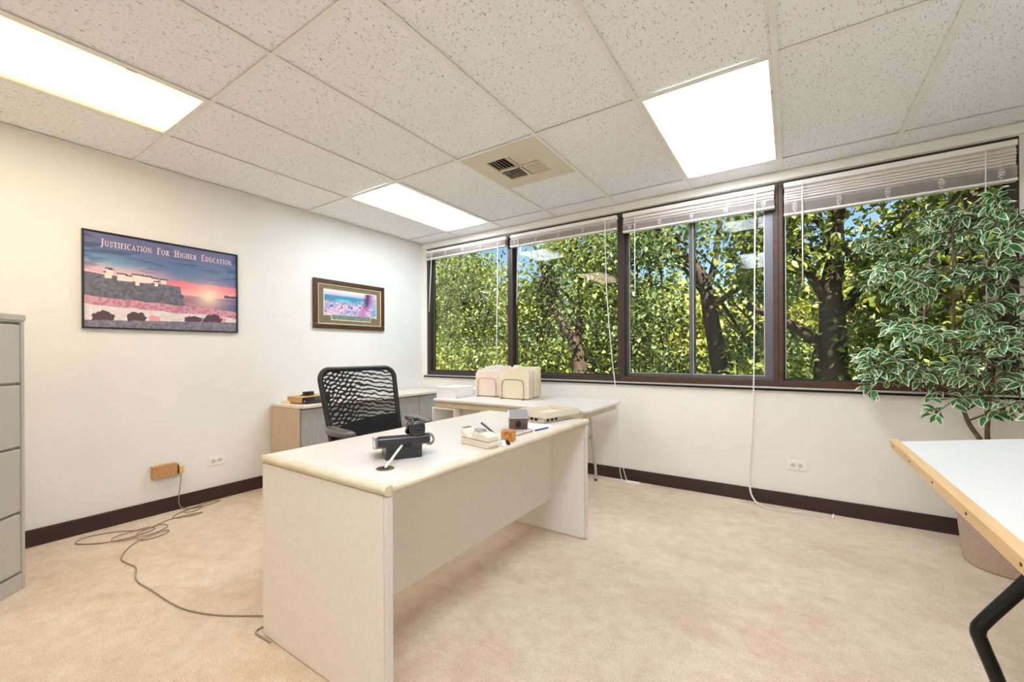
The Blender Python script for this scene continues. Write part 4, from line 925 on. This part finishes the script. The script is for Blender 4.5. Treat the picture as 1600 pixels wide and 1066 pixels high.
def tree(label, base, trunk, branches, blobs, n, size, cols, seed, group='trees outside the windows'):
    t = thing('shade_tree', label, 'tree', base, 0, group); B = Vector(base)
    sp_ = spline([Vector(p[:3]) - B for p in trunk], 6); rad = np.interp(np.linspace(0, len(trunk) - 1, len(sp_)), range(len(trunk)), [p[3] for p in trunk])
    MB().tube(sp_, list(rad), 10).build('trunk', 'bark', t)
    for br in branches:
        s2 = spline([Vector(p[:3]) - B for p in br], 6); rad = np.interp(np.linspace(0, len(br) - 1, len(s2)), range(len(br)), [p[3] for p in br]); MB().tube(s2, list(rad), 7).build('branch', 'bark', t)
    r = random.Random(seed)
    top = Vector(trunk[-2][:3]) - B
    for q_ in range(10):
        bl = r.choice(blobs); e = Vector([bl[0][i] + r.uniform(-.7, .7) * bl[1][i] for i in range(3)]) - B; mid_ = top.lerp(e, .5) + Vector((r.uniform(-.2, .2), r.uniform(-.2, .2), r.uniform(.0, .3)))
        s2 = spline([top, mid_, e], 5); MB().tube(s2, [.035 - .027 * i / (len(s2) - 1) for i in range(len(s2))], 5).build('branch', 'bark', t)
    leaf_cloud('foliage', t, [Vector(b[0]) - B for b in blobs], [b[1] for b in blobs], n, size, cols, seed)
G_ = -3.2
tree('tree with thick dark forked trunk outside the rightmost window', (4.25, 3.3, G_),
     [(4.25, 3.3, G_, .26), (4.2, 3.2, .3, .21), (4.14, 3.2, .75, .19), (4.16, 3.2, 1.4, .15), (4.14, 3.2, 1.95, .12), (4.2, 3.2, 2.5, .09), (4.15, 3.2, 3.6, .06)],
     [[(4.1, 3.2, 1.15, .09), (3.68, 3.1, 1.5, .06), (3.2, 3.0, 1.75, .04)], [(4.14, 3.2, 1.7, .07), (3.85, 3.1, 2.3, .05), (3.7, 3.0, 3.0, .035)], [(4.16, 3.2, 1.5, .08), (4.6, 3.1, 2.2, .06), (4.9, 3, 3.0, .04)]],
     [((4.0, 3.0, 3.6), (1.2, .9, .45)), ((3.6, 3.1, 2.5), (.7, .7, .6)), ((5.1, 3.0, 2.3), (.8, .8, .8)), ((4.8, 3.3, 1.2), (.7, .5, .5)), ((3.5, 3.4, .6), (.7, .5, .7)), ((3.4, 3.0, 2.9), (.5, .6, .4)), ((5.3, 3.2, .9), (.7, .6, .6))], 11000, .10, GREEN, 1)
tree('tree with tall brown leaning trunk outside the sliding window', (2.85, 4.6, G_),
     [(2.85, 4.6, G_, .2), (2.72, 4.5, .3, .155), (2.64, 4.5, 1.0, .14), (2.52, 4.5, 1.8, .125), (2.37, 4.5, 2.5, .10), (1.88, 4.5, 3.08, .075), (1.35, 4.5, 3.6, .05), (.8, 4.5, 3.9, .03)],
     [[(2.45, 4.5, 2.2, .08), (2.58, 4.5, 2.6, .06), (2.7, 4.4, 3.4, .04)], [(2.55, 4.5, 1.9, .06), (3.0, 4.4, 2.2, .045), (3.5, 4.3, 2.35, .03)]],
     [((1.6, 4.4, 3.2), (1.2, .8, .5)), ((1.3, 4.6, 1.9), (.8, .7, .7)), ((3.3, 4.6, 2.3), (.7, .6, .5)), ((3.2, 4.8, 1.3), (.6, .6, .5)), ((1.5, 4.8, .7), (.9, .6, .6)), ((1.1, 4.9, 3.9), (1.1, .9, .5)), ((3.2, 4.8, .3), (.8, .5, .5))], 11000, .105, COOL, 2)
tree('tree with slanting forked trunk outside the second window', (.2, 4.6, G_),
     [(.2, 4.6, G_, .24), (.06, 4.5, .3, .2), (.04, 4.5, .75, .18), (-.08, 4.5, 1.28, .13), (-.37, 4.5, 1.7, .085), (-.65, 4.5, 2.2, .065), (-.84, 4.5, 2.85, .05), (-1.1, 4.5, 3.6, .03)],
     [[(-.05, 4.5, 1.2, .1), (.02, 4.5, 1.9, .07), (.05, 4.5, 2.6, .05), (.3, 4.5, 3.2, .03)]],
     [((-.2, 4.3, 3.2), (.7, .7, .5)), ((.55, 4.4, 2.7), (.6, .7, .9)), ((-1.2, 4.5, 2.2), (.6, .6, .8)), ((-.9, 4.6, 1.0), (.6, .5, .6)), ((.7, 4.7, 1.1), (.6, .5, .7)), ((.3, 4.6, .3), (.9, .5, .4)), ((-1.2, 4.6, .3), (.8, .5, .4))], 11000, .10, GREEN, 3)
tree('leafy tree filling the leftmost window', (-3.0, 5.2, G_),
     [(-3.0, 5.2, G_, .22), (-3.2, 5.1, .3, .16), (-3.34, 5, 1.65, .12), (-3.66, 5, 2.86, .07), (-4.3, 5, 3.5, .04)],
     [[(-3.3, 5, 1.2, .07), (-2.7, 4.9, 2.0, .05), (-2.4, 4.9, 3.0, .03)]],
     [((-2.4, 4.6, 2.6), (1.0, .8, .9)), ((-3.3, 4.6, 3.2), (1.1, .8, .7)), ((-2.0, 4.6, 1.2), (.8, .6, .7)), ((-3.1, 4.6, 1.3), (.9, .7, .8)), ((-4.2, 4.8, 2.2), (1.0, .8, 1.2)), ((-2.8, 4.5, .4), (1.3, .6, .5))], 14000, .09, GREEN, 4)
tree('tree with reddish trunk close behind the ficus outside', (5.4, 2.3, G_),
     [(5.4, 2.3, G_, .17), (5.36, 2.2, .8, .11), (5.33, 2.2, 1.4, .10), (5.25, 2.2, 2.02, .08), (5.13, 2.2, 2.8, .06), (5.0, 2.2, 3.6, .03)],
     [[(5.3, 2.2, 1.6, .05), (5.0, 2.2, 2.2, .035), (4.7, 2.3, 2.6, .02)]],
     [((5.2, 2.2, 3.0), (.8, .6, .5)), ((4.9, 2.4, 2.1), (.5, .5, .6)), ((5.7, 2.2, 2.0), (.5, .5, .7)), ((5.0, 2.4, 1.2), (.6, .4, .4)), ((5.6, 2.4, .7), (.6, .4, .4))], 5000, .085, GREEN, 5)
BGL = ['bright yellow green tree far behind the leftmost window', 'broad pale green tree far behind the second window', 'dense green tree far behind the sliding window', 'bright yellow green tree far behind the rightmost window', 'tall pale tree far off between second and sliding window', 'dark green tree far off at the right end']
for k, (x, y, hgt, rx, cl) in enumerate(((-8.5, 9.5, 5.0, 3.2, YELLOW), (-3.6, 10.5, 4.2, 2.6, COOL), (1.6, 10.5, 3.2, 2.6, YELLOW), (5.2, 9.0, 3.8, 2.0, YELLOW), (-.9, 13.0, 4.6, 2.8, COOL), (7.6, 8.0, 5.0, 2.0, GREEN))):
    tree(BGL[k], (x, y, G_), [(x, y, G_, .22), (x + .1, y, .5, .15), (x - .1, y, 2.0, .1), (x, y, hgt - .6, .05)], [],
         [((x, y, hgt * .62), (rx, 1.2, hgt * .36)), ((x - rx * .6, y - .6, hgt * .3), (rx * .6, .9, 1.3)), ((x + rx * .6, y - .6, hgt * .3), (rx * .6, .9, 1.3)), ((x, y - .8, .2), (rx, .8, 1.0))], 6500, .24, cl, 20 + k, 'background trees outside')
HL = ['bright hedge below the leftmost window view', 'bright hedge below the second window view', 'bright hedge below the sliding window view', 'bright hedge below the rightmost window view']
for k, (x, y, rx, cl) in enumerate(((-6.2, 7.6, 2.6, YELLOW), (-2.0, 7.2, 2.4, GREEN), (1.8, 7.0, 2.0, YELLOW), (4.9, 6.0, 1.7, COOL))):
    t = thing('hedge_shrub', HL[k], 'shrub', (x, y, G_), 0, 'hedge shrubs outside')
    for q_ in range(5): MB().tube([(rx * (q_ - 2) * .2, 0, 0), (rx * (q_ - 2) * .3, .1, 1.6), (rx * (q_ - 2) * .4, 0, 3.2)], [.06, .04, .02], 6).build('stem', 'bark', t)
    leaf_cloud('foliage', t, [(0, 0, 2.6), (-rx * .5, 0, 3.6), (rx * .5, 0, 3.7)], [(rx, .7, 1.4), (rx * .6, .6, .9), (rx * .6, .6, .9)], 6000, .17, cl, 40 + k)
